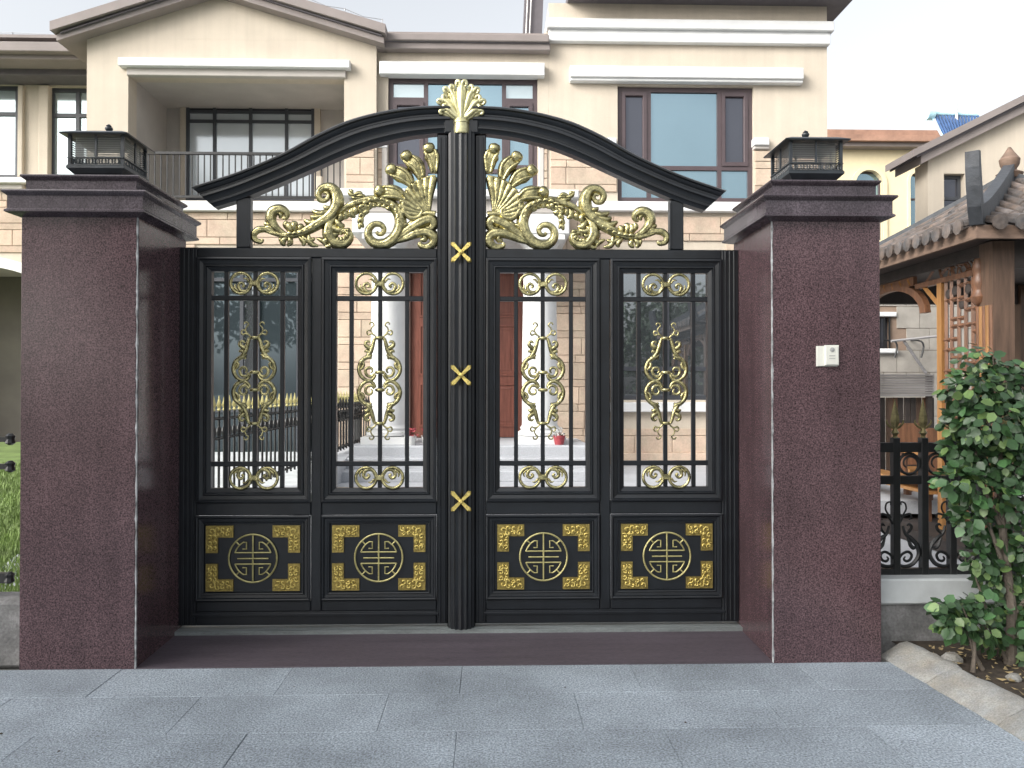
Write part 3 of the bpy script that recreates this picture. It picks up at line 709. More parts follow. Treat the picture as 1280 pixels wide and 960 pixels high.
def window(h, Y, cols, rows_, fm, gm, fw_=.06, depth=.08, casements=(), parent=None, label=None):
    """h: hole; cols: fractions; rows_: list (per column) of fractions from the bottom; panes become sub-parts"""
    x0, x1, z0, z1 = h; par = parent or house
    m_ = MB(); panes = []
    xs = [x0]+[x0+(x1-x0)*c for c in cols]+[x1]
    holes_ = []
    for i in range(len(xs)-1):
        a = xs[i]+(fw_ if i == 0 else fw_*.45); b_ = xs[i+1]-(fw_ if i == len(xs)-2 else fw_*.45)
        rr = rows_[i] if isinstance(rows_[0], (list,tuple)) else rows_
        zs = [z0]+[z0+(z1-z0)*c for c in rr]+[z1]
        for j in range(len(zs)-1):
            c = zs[j]+(fw_ if j == 0 else fw_*.45); d = zs[j+1]-(fw_ if j == len(zs)-2 else fw_*.45)
            holes_.append((a,b_,c,d)); panes.append((i,j,a,b_,c,d))
    o = merged(wall(x0+.002,x1-.002,z0+.002,z1-.002,Y,Y+depth,holes_).build('window', fm, par))
    for i, j, a, b_, c, d in panes:
        g = gm[(i,j)] if isinstance(gm, dict) and (i,j) in gm else (gm['*'] if isinstance(gm, dict) else gm)
        if (i,j) in casements:
            MB().frame(a+.002,b_-.002,c+.002,d-.002,[(0,Y+.03),(0,Y-.018),(.055,Y-.018),(.065,Y-.006),(.065,Y+.03)]).build('casement', fm, o)
            MB().box(a+.05,b_-.05,Y+.031,Y+.045,c+.05,d-.05).build('pane', g, o)
        else:
            MB().box(a-.01,b_+.01,Y+.035,Y+.05,c-.01,d+.01).build('pane', g, o)
    return o
def hbox(nm, px0, px1, py0, py1, Y, proj, m='white', back=.05, bev=.01):
    x0, x1, z0, z1 = hole(px0,px1,py0,py1,Y-proj)
    return MB().bbox(x0,x1,Y-proj,Y+back,z0,z1,bev).build(nm, M[m], house)

xGL, xGR = PX(107,HG), PX(470,HG)
xTL, xTR = PX(686,HM), PX(1035,HM)
ZB = .30
# --- gable wing
bal = hole(160,430,95,251,HG)
low = hole(248,418,322,588,HG)
zE = PZ(52,HG,470)
gw = merged(wall(xGL,xGR,ZB,zE,HG,HG+.3,[bal,low]).build('wall', M['stucco'], house))
ap = P(272,-4,HG)
MB().prism([(xGL,zE+.001),(xGR,zE+.001),ap],HG,HG+.3).build('gable', M['stucco'], house)
# balcony recess
b0, b1, b2, b3 = bal; D = HG+1.5
MB().box(b0-.02,b1+.02,D,D+.2,b2-.2,b3+.2).build('balcony_back_wall', M['recess'], house)
for xa_, xb_ in ((b0-.2,b0-.004),(b1+.004,b1+.2)): MB().box(xa_,xb_,HG+.301,D-.001,b2-.2,b3+.2).build('balcony_side_wall', M['recess'], house)
MB().box(b0-.003,b1+.003,HG+.301,D-.001,b3+.004,b3+.2).build('balcony_ceiling', M['recess'], house)
MB().box(b0-.003,b1+.003,HG+.301,D-.001,b2-.2,b2-.004).build('balcony_floor', M['recess'], house)
wb = hole(234,394,122,252,D)
MB().frame(wb[0]-.1,wb[1]+.1,wb[2]-.1,wb[3]+.1,[(0,D+.01),(0,D-.07),(.1,D-.07),(.1,D+.01)]).build('window_trim', M['stucco'], house)
window((wb[0],wb[1],wb[2],wb[3]),D-.065,(.22,.5,.78),[.76,.85],M['winframe_blue'],{'*':M['curtain_glass'],(0,2):M['glass_dark'],(1,2):M['glass_dark'],(2,2):M['glass_dark'],(3,2):M['glass_dark']},.055,.06)
rx0, rx1 = b0+.02, b1-.02
zr = PZ(188,HG,290); zrb = PZ(244,HG,290)
rail = MB(); rail.box(rx0,rx1,HG+.08,HG+.13,zr-.04,zr); rail.box(rx0,rx1,HG+.09,HG+.12,zrb-.02,zrb+.015)
ro = rail.build('balcony_railing', M['iron'], house)
nb = 34
bar_me = None
for k in range(nb):
    xx = rx0+.06+(rx1-rx0-.12)*k/(nb-1)
    if bar_me is None:
        o = MB().box(-.009,.009,-.009,.009,zrb+.016,zr-.041).build('baluster', M['iron'], ro, origin=(0,0,0)); bar_me = o.data
    else:
        o = bpy.data.objects.new('baluster', bar_me); C.objects.link(o); o.parent = ro
    o.location = Vector((xx,HG+.105,0))-root_loc(house)
hbox('lintel',147,437,73,83,HG,.14); hbox('lintel',158,432,83.5,95,HG,.05,'recess')
hbox('sill_band',128,425,251,263,HG,.12)
# gable rakes in two steps
def rake(pa, pb, off0, off1, proj, m='eave', nm='rake_cornice'):
    a = Vector(P(*pa,HG)); b_ = Vector(P(*pb,HG))
    MB().prism([(a.x,a.y+off0),(b_.x,b_.y+off0),(b_.x,b_.y+off1),(a.x,a.y+off1)],HG-proj,HG+.6).build(nm, M[m], house)
for pa, pb in (((80,57),(272,-4)),((482,60),(272,-4))):
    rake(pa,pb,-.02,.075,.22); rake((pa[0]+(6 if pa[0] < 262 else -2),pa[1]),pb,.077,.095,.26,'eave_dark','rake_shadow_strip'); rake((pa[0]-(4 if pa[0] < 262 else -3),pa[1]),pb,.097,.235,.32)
rfm = MB(); aL = Vector(P(76,57,HG)); aR = Vector(P(485,60,HG)); aT = Vector(P(272,-4,HG))
rfm.add([(aL.x,HG-.31,aL.y+.238),(aT.x,HG-.31,aT.y+.238),(aT.x,HG+8,aT.y+.238),(aL.x,HG+8,aL.y+.238),(aR.x,HG-.31,aR.y+.238),(aR.x,HG+8,aR.y+.238)],[(0,1,2,3),(1,4,5,2)])
rfm.build('roof', M['eave'], house)
# --- middle bay
mw = hole(485,672,97,262,HM)
door_h = hole(500,668,318,553,HM)
merged(wall(xGR+.002,xTL-.002,ZB,PZ(44,HM),HM,HM+.3,[mw,door_h]).build('wall', M['stucco'], house))
window(mw,HM+.06,(.25,.775),[[.30,.84],[.30],[.30,.84]],M['winframe'],{'*':M['glass'],(0,1):M['glass_dark'],(2,0):M['glass'],(0,2):M['glass_pale'],(2,2):M['glass_pale']},.075,.08,casements=((0,1),(2,1)))
hbox('lintel',474,681,77,93,HM,.14)
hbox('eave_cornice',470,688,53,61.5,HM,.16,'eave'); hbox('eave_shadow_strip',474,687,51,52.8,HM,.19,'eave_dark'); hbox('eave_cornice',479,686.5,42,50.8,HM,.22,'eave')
# --- tower
tw = hole(772,942,108,252,HM); tlow = hole(765,905,322,500,HM)
zT = PZ(6,HM,860)
merged(wall(xTL,xTR,ZB,zT,HM,HM+.3,[tw,tlow]).build('wall', M['stucco'], house))
window(tw,HM+.06,(.235,.755),[.30],M['winframe'],{'*':M['glass'],(0,1):M['glass_dark'],(2,1):M['glass_dark']},.075,.08,casements=((0,1),(2,1)))
hbox('lintel',713,1005,83,97,HM,.16); hbox('lintel',713,1004,97.5,102,HM,.12)
hbox('string_course',684,1043,24,36,HM,.16); hbox('string_course',686,1038,36.5,53,HM,.10)
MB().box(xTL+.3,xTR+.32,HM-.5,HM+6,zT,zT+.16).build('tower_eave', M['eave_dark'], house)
MB().box(xTR-.3,xTR-.001,HM+.301,HM+6,ZB,zT-.001).build('side_wall', M['stucco'], house)
MB().box(xTL+.001,xTL+.3,HM+.301,HM+6,ZB,zT-.001).build('side_wall', M['stucco'], house)
xa, za = P(651,43,HM+2.5); xb, zb = P(679,-20,HM+2.5)
ck = MB(); ck.rings([[(xa,HM+2.5,za-1),(xa+.37,HM+2.5,za-1),(xa+.37,HM+3.2,za-1),(xa,HM+3.2,za-1)],[(xa+.14,HM+2.5,zb+1),(xa+.48,HM+2.5,zb+1),(xa+.48,HM+3.2,zb+1),(xa+.14,HM+3.2,zb+1)]]).build('barge_board', M['eave_dark'], house)
for dx in (.05,.12):
    MB().tube([(xa+dx,HM+2.46,za-1),(xa+dx+.14,HM+2.46,zb+1)],.012,6).build('cable', M['pot'], house)
# --- bands across the stone
zb1 = hole(745,771,172,185,HM)
for (p0,p1,Y) in ((745,771,HM),(943,962,HM)):
    hbox('ledge',p0,p1,172,181,Y,.10); hbox('ledge',p0,p1,181.5,186,Y,.06,'recess')
for (p0,p1,Y) in ((673.5,745,HM),(437,484,HM)):
    hbox('ledge',p0,p1,172,184,Y,.06)
hbox('sill_band',722,1040,252,264,HM,.12); hbox('corner_trim',477,484,184,252,HM,.04,'recess'); hbox('corner_trim',673.5,680,184,252,HM,.04,'recess'); hbox('pilaster',395,402,220,251,HG,.05,'stucco')
# --- ground-floor windows
window(low,HG+.1,(.30,.42,.72,.80),[.28,.90],M['winframe_blue'],{'*':M['glass_teal'],(1,1):M['glass_low'],(3,1):M['door']},.06,.08)
window(tlow,HM+.06,(.5,),[.22],M['winframe_blue'],M['glass_low'],.075,.08)
hbox('window_sill',755,915,503,515,HM,.14)
# --- portico: columns, entablature, doors
YP = 11.45
def pbox(nm, px0, px1, py0, py1, Y, y1, m):
    x0, x1, z0, z1 = hole(px0,px1,py0,py1,Y); return MB().bbox(x0,x1,Y,y1,z0,z1,.015).build(nm, M[m], house)
pbox('portico_cornice',425,724,236,246,YP-.25,HM-.02,'white'); pbox('portico_frieze',436,716,247,266,YP-.12,HM-.02,'recess')
pbox('portico_beam',440,712,266.5,292,YP-.2,HM-.02,'white')
TZ = .86
for pc in (484,675.5):
    xc = PX(pc,YP,450); ztop = PZ(293,YP); r = 22.5*YP/1000
    cm = MB(); prof = [(r*1.05,.10),(r*1.22,.12),(r*1.22,.16),(r*1.06,.19),(r*1.12,.22),(r*1.02,.25),(r,.27),(r*1.0,1.2),(r*.9,ztop-TZ-.25),(r*.95,ztop-TZ-.22),(r*.9,ztop-TZ-.19),(r*1.08,ztop-TZ-.12),(r*1.15,ztop-TZ-.10)]
    col_o = cm.lathe((xc,YP+.15,TZ),prof,28).build('column', M['white'], house, smooth=True)
    pb = MB(); pb.box(xc-r*1.35,xc+r*1.35,YP+.15-r*1.35,YP+.15+r*1.35,TZ,TZ+.099); pb.build('plinth', M['white'], col_o)
    pb = MB(); pb.box(xc-r*1.3,xc+r*1.3,YP+.15-r*1.3,YP+.15+r*1.3,ztop-.098,ztop-.002); pb.build('capital', M['white'], col_o)
dx0, dx1, dz0, dz1 = door_h
dz0 = TZ
fr = MB(); fr.box(dx0,dx0+.16,HM+.05,HM+.2,dz0,dz1); fr.box(dx1-.16,dx1,HM+.05,HM+.2,dz0,dz1); fr.box(dx0+.161,dx1-.161,HM+.05,HM+.2,dz1-.16,dz1)
fr.build('door_frame', M['door_dark'], house)
mid = (dx0+dx1)/2
for a, b_ in ((dx0+.165,mid-.004),(mid+.004,dx1-.165)):
    d_ = MB().bbox(a,b_,HM+.1,HM+.16,dz0+.01,dz1-.165,.004).build('door', M['door'], house)
    w = b_-a; hh = dz1-dz0
    for z0_, z1_ in ((.06,.30),(.34,.62),(.66,.92)):
        MB().frame(a+w*.14,b_-w*.14,dz0+hh*z0_,dz0+hh*z1_,[(0,HM+.1),(0,HM+.085),(.03,HM+.085),(.045,HM+.11),(.09,HM+.095)]).build('door_panel', M['door'], d_)
    hx = b_-.07 if b_ < mid+.01 else a+.07
    MB().tube([(hx,HM+.095,dz0+1.0),(hx,HM+.05,dz0+1.02),(hx,HM+.05,dz0+1.3),(hx,HM+.095,dz0+1.32)],.014,8).build('handle', M['gold'], d_)
# terrace before the door with three steps
tx0, tx1 = PX(440,11.2,560), PX(735,11.2,560)
struct(MB().bbox(tx0,tx1,10.95,HM+.3,.43,TZ,.02).build('terrace', M['court']))
for k, zz in enumerate((TZ-.14,TZ-.28)):
    struct(MB().bbox(tx0,tx1,10.95-.32*(k+1),10.95-.32*k-.002,.43,zz,.015).build('step', M['court']))
# --- far left wing
xLL, xLR = PX(-330,HL), PX(112,HL)
wl = [hole(60,130,109,222,HL), hole(-52,22,106,222,HL)]
zLt = PZ(92,HL,50)
ag = hole(-150,64,330,552,HL)
merged(wall(xLL,xLR,ZB,zLt,HL,HL+.3,wl+[(ag[0],ag[1],ZB-.1,ag[3])]).build('wall', M['stucco'], house))
for h in wl: window(h,HL+.05,(.5,),[.70],M['winframe_blue'],M['glass_pale'],.07,.08)
for p0, p1 in ((22,28),(48,60)): hbox('pilaster',p0,p1,106,221,HL,.07,'stucco')
hbox('sill_band',-60,33,221,228,HL,.18,'white'); hbox('sill_band',-60,28,228.5,236,HL,.10,'recess'); hbox('sill_band',50,120,221,230,HL,.12,'white')
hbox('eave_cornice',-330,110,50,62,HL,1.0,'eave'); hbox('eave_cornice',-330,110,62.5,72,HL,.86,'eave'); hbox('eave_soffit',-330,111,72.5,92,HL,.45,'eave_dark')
# garage arch
acx = (ag[0]+ag[1])/2; aw = (ag[1]-ag[0])/2; ah = .55
def arcp(w, h_, n=20): return [(acx+w*math.cos(math.pi*k/n), ag[3]-ah+h_*math.sin(math.pi*k/n)) for k in range(n+1)]
for s in (0,1):
    a = arcp(aw,ah); half = a[:11] if s == 0 else a[10:]
    MB().prism(half+[(ag[0]-.001,ag[3]+.001)] if s else [(ag[1]+.001,ag[3]+.001)]+half[::-1], HL+.002,HL+.28).build('arch_spandrel', M['stone'], house)
i_, o_ = arcp(aw-.02,ah-.02), arcp(aw+.16,ah+.16)
MB().rings([[(p[0],HL-.07,p[1]),(q_[0],HL-.07,q_[1]),(q_[0],HL+.02,q_[1]),(p[0],HL+.02,p[1])] for p, q_ in zip(i_,o_)]).build('arch_trim', M['white'], house)
MB().box(ag[0]-.1,ag[1]+.1,HL+1.6,HL+1.7,ZB,ag[3]+.1).build('garage_door', M['garage'], house)
gsd = MB(); gsd.box(ag[1],ag[1]+.1,HL+.302,HL+1.599,ZB,ag[3]); gsd.box(ag[0]-.1,ag[1]+.1,HL+.302,HL+1.599,ag[3]+.01,ag[3]+.1); gsd.build('garage_side_wall', M['recess'], house)
# --- closing walls and roofs so that the house is a solid
MB().box(xGL-.001,xGL+.3,HG+.301,HL+4,ZB,zE).build('side_wall', M['stucco'], house)
MB().box(xLL,xTR,HM+6.001,HM+6.3,ZB,zE).build('back_wall', M['stucco'], house)
MB().box(xGR,xTL,HM+.1,HM+6,PZ(41,HM),PZ(41,HM)+.05).build('roof', M['eave'], house)
MB().box(xLL,xGL,HL-.9,HM+6,PZ(50,HL-1),PZ(50,HL-1)+.05).build('roof', M['eave'], house)
# inner partition so the glazing never shows daylight
MB().box(xGL+.31,xTR-.31,HG+2.2,HG+2.3,ZB,zE-.01).build('inner_wall', M['eave_dark'], house)
# --- lightning wires on the roof
wm = MB()
for (pa, pb) in (((90,30),(255,-24)),((290,-20),(478,34))):
    prev = None
    for k in range(5):
        t = k/4; a = P(pa[0]+(pb[0]-pa[0])*t, pa[1]+(pb[1]-pa[1])*t, HG-.2)
        wm.tube([(a[0],HG-.2,a[1]-.12),(a[0],HG-.2,a[1]+.13)],.008,6)
        if prev: wm.tube([(prev[0],HG-.2,prev[1]+.12),((prev[0]+a[0])/2,HG-.2,(prev[1]+a[1])/2+.08),(a[0],HG-.2,a[1]+.12)],.005,5)
        prev = a
pts = [P(a,b_,HL-.5) for a, b_ in ((-20,43),(16,42),(80,45))]
for a in pts: wm.tube([(a[0],HL-.5,a[1]-.12),(a[0],HL-.5,a[1]+.02)],.008,6)
wm.tube([(a[0],HL-.5,a[1]+.015) for a in pts],.005,5)
wm.build('lightning_wire', M['wire'], house)
# --- stone cladding: alternating tall and low courses
stone_me = {}
def stone_unit(v):
    if v not in stone_me:
        e = .02; r_ = random.Random(v)
        mm = MB(); j = lambda: r_.uniform(-.01,.01)
        mm.rings([[(-.5,.5,-.5),(.5,.5,-.5),(.5,.5,.5),(-.5,.5,.5)],[(-.5,-.3,-.5),(.5,-.3,-.5),(.5,-.3,.5),(-.5,-.3,.5)],
                  [(-.5+e+j(),-.5,-.5+e*2),(.5-e+j(),-.5,-.5+e*2),(.5-e+j(),-.5,.5-e*2),(-.5+e+j(),-.5,.5-e*2)]])
        o = mm.build('stone', M['stone'], origin=(0,0,0)); stone_me[v] = o.data; C.objects.unlink(o); bpy.data.objects.remove(o)
    return stone_me[v]
blocks = []
def clad(px0, px1, z0, z1, Y, holes, vis):
    x0, x1 = PX(px0,Y), PX(px1,Y); z = z0; k = 0
    while z < z1-.03:
        h = .275 if k % 2 == 0 else .115
        h = min(h, z1-z)
        segs = [(x0,x1)]
        for hx0,hx1,hz0,hz1 in holes:
            if hz0 < z+h-.01 and hz1 > z+.01:
                ns = []
                for a, b_ in segs:
                    if hx1 <= a or hx0 >= b_: ns.append((a,b_)); continue
                    if hx0 > a: ns.append((a,hx0))
                    if hx1 < b_: ns.append((hx1,b_))
                segs = ns
        for a, b_ in segs:
            x = a; first = True
            while x < b_-.01:
                w = (.58 if k % 2 == 0 else .62)*random.uniform(.8,1.2)
                if first: w *= random.choice((.45,.7,1)); first = False
                if b_-(x+w) < .15: w = b_-x
                w = min(w, b_-x)
                cx, cz = x+w/2, z+h/2
                u_ = 640+F_PX*Vector((cx,Y,cz-EYE)).dot(rt)/Vector((cx,Y,cz-EYE)).dot(fw); v_ = 480-F_PX*Vector((cx,Y,cz-EYE)).dot(up)/Vector((cx,Y,cz-EYE)).dot(fw)
                show = any(q_[0]-20 < u_ < q_[1]+20 and q_[2]-12 < v_ < q_[3]+12 for q_ in vis)
                blocks.append((show, w*h, cx, Y, cz, w, h))
                x += w
        z += h; k += 1
    return
z_l = PZ(186,HM)
ports = [(225,310,255,315),(420,484,185,262),(674,772,185,255),(848,908,262,315),(942,962,186,262),(0,30,236,335),(424,462,345,575),(690,728,345,575),(774,882,515,585),(266,300,345,600)]
J = MB()
def backing(x0,x1,z0,z1,Y): J.box(x0,x1,Y-.004,Y-.0005,z0,z1)
hm_holes = [mw, (door_h[0]-.25,door_h[1]+.25,0,PZ(266,HM)), (PX(425,HM),PX(724,HM),PZ(292,HM),PZ(236,HM))]
clad(472,684,.44,z_l,HM,[(mw[0]-.06,mw[1]+.06,mw[2],mw[3]),hm_holes[1]],ports)
clad(688,1034,.62,z_l,HM,[(tw[0]-.01,tw[1]+.01,tw[2],tw[3]+1),(tlow[0]-.02,tlow[1]+.02,PZ(517,HM),tlow[3]+.05),(PX(722,HM),PX(1040,HM),PZ(264,HM),PZ(252,HM))],ports)
clad(109,468,.5,PZ(264,HG),HG,[(low[0]-.05,low[1]+.05,0,low[3]+.05)],ports)
clad(432,468,PZ(251,HG),PZ(186,HG),HG,[],ports)
clad(-60,110,.6,PZ(237,HL),HL,[(ag[0]-.12,ag[1]+.12,0,ag[3]+.12)],ports)
hbox('base_course',688,1036,566,586,HM,.08,'stone')
blocks.sort(key=lambda b_: (not b_[0], -b_[1]))
rest = MB()
for i, (show, ar, cx, Y, cz, w, h) in enumerate(blocks):
    if show and i < 290:
        o = bpy.data.objects.new('stone', stone_unit(i % 6)); C.objects.link(o); o.parent = house
        o.location = Vector((cx,Y-.014+random.uniform(-.003,.003),cz))-root_loc(house); o.scale = (w-.008,.03,h-.008)
    else:
        rest.bbox(cx-w/2+.004,cx+w/2-.004,Y-.028,Y-.0005,cz-h/2+.004,cz+h/2-.004,.006)
stuff(rest.build('stone_cladding', M['stone'], house))

# ------------------------------------------------------------------ inner fence beside the door terrace
def spear_fence(name, label, A, B, zt, zbA, zbB, nbars, m, gold, cat='fence', group=None):
    A, B = Vector(A), Vector(B); mid_ = (A+B)/2
    t = thing(name, label, cat, (mid_.x,mid_.y,min(zbA,zbB)), group)
    def at(s, z): p = A+(B-A)*s; return (p.x,p.y,z)
    def zbs(s): return zbA+(zbB-zbA)*s
    for f_ in ((.02),(.60),(.80)):
        MB().tube([at(0,zbA+(zt-zbA)*f_*.95+.03),at(1,zbB+(zt-zbB)*f_*.95+.03)],.016,4).build('rail', M[m], t)
    for k in range(nbars):
        s = (k+.5)/nbars; z0 = zbs(s); h = zt-z0
        o = MB().tube([at(s,z0),at(s,z0+h*.86)],.013,6).build('bar', M[m], t)
        p = at(s,z0+h*.86); sp_ = MB(); sp_.lathe(p,[(.010,0),(.022,.012),(.014,.03),(.026,.06),(.016,.10),(.003,.16)],6); sp_.build('spear', M[gold], o, smooth=True)
        if True:
            c = at(s,z0+h*.66); d = (B-A).normalized()
            MB().tube([(c[0]+d.x*.03*math.cos(a),c[1]+d.y*.03*math.cos(a),c[2]+.055*math.sin(a)) for a in [j*math.pi/5 for j in range(10)]],.010,5,True).build('scroll', M[m], o)
    return t
ya, yb = 7.9, 11.75
spear_fence('spear_fence','black spear fence with pale gold tips, running towards the house behind the left leaf',(PX(250,ya),ya),(PX(452,yb),yb),1.55,.46,.86,42,'iron','pale_gold')
spear_fence('spear_fence','short dark spear fence standing on the edge of the door terrace left of the column',(PX(424,10.9),10.9),(PX(462,12.3),12.3),1.46,.80,.90,12,'iron','iron')
struct(MB().prismx([(7.8,.2),(11.9,.2),(11.9,.84),(7.8,.45)],PX(452,yb)-.25,PX(452,yb)-.02).build('terrace_wall', M['court']))

# flower pots on the terrace
def flowerpot(x, y, z, label, red):
    t = thing('flower_pot', label, 'flower pot', (x,y,z), 'flower pots on the door terrace')
    MB().lathe((x,y,z),[(.06,0),(.085,.12),(.09,.13),(.075,.13)],12).build('pot', M['flower_red' if red else 'pot'], t, smooth=True)
    m_ = MB(); rr = random.Random(int(x*100))
    for k in range(26):
        a = rr.uniform(0,6.28); r_ = rr.uniform(.01,.11); c = Vector((x+r_*math.cos(a),y+r_*math.sin(a),z+.13+rr.uniform(0,.11)))
        d = Vector((rr.uniform(-1,1),rr.uniform(-1,1),rr.uniform(0,1))).normalized()*.035; e = d.orthogonal().normalized()*.022
        m_.add([c-e,c+d*.6,c+e,c-d],[(0,1,2,3)])
    m_.build('flowers', M['pot' if red else 'flower_red'], t)
    m_ = MB()
    for k in range(20):
        a = rr.uniform(0,6.28); r_ = rr.uniform(.02,.11); c = Vector((x+r_*math.cos(a),y+r_*math.sin(a),z+.12+rr.uniform(0,.06)))
        d = Vector((math.cos(a),math.sin(a),.3))*.05; e = Vector((-math.sin(a),math.cos(a),0))*.02
        m_.add([c-e,c+d,c+e],[(0,1,2)])
    m_.build('leaves', M['leaf'], t)
flowerpot(PX(699,11.15,548),11.15,TZ,'small red pot with white flowers right of the right column',True)
flowerpot(PX(534,11.15,552),11.15,TZ,'small white pot with red flowers before the dark red door',False)
flowerpot(PX(513,11.1,552),11.1,TZ,'small white pot beside the foot of the left column',False)

# ------------------------------------------------------------------ low wall, fence, kerb and bed at the right
YW = 5.02
wx0 = RX1+.002
lw = thing('low_wall', 'rough grey low wall with pale coping right of the gate', 'wall', (wx0,YW,0))
zc0, zc1 = PZ(756,YW-.14,1150), PZ(724,YW-.14,1150)
MB().box(wx0,6.5,YW-.10,YW+.12,-.05,zc0-.001).build('wall_body', M['concrete'], lw)
MB().bbox(wx0,3.15,YW-.14,YW+.16,zc0,zc1,.012).build('coping_stone', M['coping'], lw); MB().bbox(3.155,4.3,YW-.14,YW+.16,zc0,zc1,.012).build('coping_stone', M['coping'], lw)
fx = thing('iron_fence', 'black iron fence with gold spear tips on the low wall right of the gate', 'fence', (wx0,YW,zc1))
xe_ = 4.3
for (p0,p1) in ((553,565),(594.5,605),(710,721)):
    MB().bbox(wx0,xe_,YW-.02,YW+.02,PZ(p1,YW,1150),PZ(p0,YW,1150),.003).build('rail', M['iron'], fx)
zsp = PZ(553,YW,1150); zbt = zc1
pitch_ = 36*YW/1000; xs0 = PX(1119,YW,600)
k = 0; proto_f = []
ztop2, zm = PZ(565,YW,1150), PZ(594.5,YW,1150); zlo = PZ(710,YW,1150)
zlow_ = PZ(605,YW,1150)
while xs0+k*pitch_ < xe_:
    xx = xs0+k*pitch_
    if k == 0:
        bo = MB().bbox(xx-.022,xx+.022,YW-.026,YW+.022,zbt,zsp+.03,.004).build('bar', M['iron'], fx)
        s_ = MB(); s_.lathe((xx,YW,zsp+.03),[(.020,0),(.012,.012),(.020,.026),(.026,.03),(.014,.05),(.012,.06)],10)
        s_.ribbon([(xx,zsp+.085),(xx-.03,zsp+.10),(xx-.052,zsp+.125),(xx-.05,zsp+.145)],[.006,.008,.007,.003],.8,YW,8,0,4)
        s_.ribbon([(xx,zsp+.085),(xx+.03,zsp+.10),(xx+.052,zsp+.125),(xx+.05,zsp+.145)],[.006,.008,.007,.003],.8,YW,8,0,4)
        so_ = s_.build('spear_base', M['spear'], bo, smooth=True)
        s_ = MB(); s_.rings([[(xx+a*c_,YW+b_*c_*.35,zsp+z) for a, b_ in ((1,0),(0,1),(-1,0),(0,-1))] for c_, z in ((.012,.08),(.030,.13),(.026,.17),(.012,.23),(.002,.275))]); s_.build('spear_blade', M['spear'], bo)
        # scroll pair in the frieze, on the right of this bar
        cxx = xx+pitch_*.5; cz_ = (ztop2+zm)/2; rr = .066
        f_ = MB(); f_.ribbon([(cxx+rr*math.cos(R(a))*(1-max(0,(a-300))/520), cz_+rr*math.sin(R(a))*(1-max(0,(a-300))/520)) for a in range(-40,620,30)],[.008,.010,.009,.008,.005],.9,YW,8,0,2)
        fo_ = f_.build('frieze_scroll', M['iron'], fx, smooth=True)
        proto_f = [bo, fo_]
    else:
        for o in proto_f: copy_part(o, fx, dx=k*pitch_)
    if k % 2 == 0:
        if k == 0:
            v_ = MB()
            for sx in (-1,1):
                def qq(pts): return [(xx+sx*a, zlo+b_) for a, b_ in pts]
                v_.ribbon(qq([(.06,.075),(.05,.06),(.065,.045),(.09,.055),(.10,.085),(.075,.105),(.04,.09),(.02,.06)]),[.004,.008,.009,.009,.009,.007],.8,YW-.006,8,0,5)
                v_.ribbon(qq([(.02,.02),(.06,.012),(.11,.03),(.145,.085),(.135,.145),(.095,.19),(.06,.22),(.045,.27)]),[.008,.010,.012,.013,.014,.013,.009,.007],.8,YW-.006,8,.1,6)
                v_.ribbon(qq([(.06,.21),(.09,.24),(.10,.265),(.085,.28),(.07,.268)]),[.005,.010,.010,.008,.004],.8,YW-.006,8,0,5)
                v_.ribbon(qq([(.022,.28),(.05,.33),(.09,.345),(.10,.32),(.085,.31)]),[.006,.007,.007,.006,.004],.8,YW-.006,8,0,5)
                v_.ribbon(qq([(.03,.32),(.065,.37),(.06,.41),(.035,.42),(.035,.40)]),[.006,.006,.006,.005,.003],.8,YW-.006,8,0,5)
                v_.ribbon(qq([(.135,.14),(.11,.13),(.09,.15),(.07,.20)]),[.003,.012,.012,.004],.8,YW-.01,8,.1,5)
            proto_v = v_.build('vase_scroll', M['iron'], fx, smooth=True)
        else: copy_part(proto_v, fx, dx=k*pitch_)
    k += 1
# bed with kerb
sheet('planting_bed', [(2.78,1.0,.035),(6.5,1.0,.035),(6.5,4.92,.05),(2.49,4.92,.05)], M['soil'])
kb = struct(MB().box(2.46,2.50,1.4,4.74,-.05,-.03).build('kerb', M['soil']))
yk = 4.80; xk = 2.35; rk = random.Random(4)
for i, L in enumerate((.46,.55,.50,.62,.6,.6)):
    m_ = MB(); rgs = []
    for j in range(9):
        t = j/8; yy = yk-.002-(L-.004)*t; x_ = xk+.075*(4.80-yy); e = -.004 if j in (0,8) else 0; n_ = lambda a: rk.uniform(-a,a)
        rgs.append([(x_+n_(.004)-e,yy,-.03),(x_+n_(.003)-e,yy,.004+n_(.002)+e),(x_+.05+n_(.004),yy,.034+n_(.004)+e),(x_+.13+n_(.006),yy,.078+n_(.004)+e),(x_+.17+n_(.007),yy,.090+n_(.004)+e),(x_+.215+n_(.012),yy,.075+n_(.01)+e),(x_+.23,yy,-.03)])
    m_.rings(rgs).build('kerb_stone', M['kerb'], kb, smooth=True)
    yk -= L
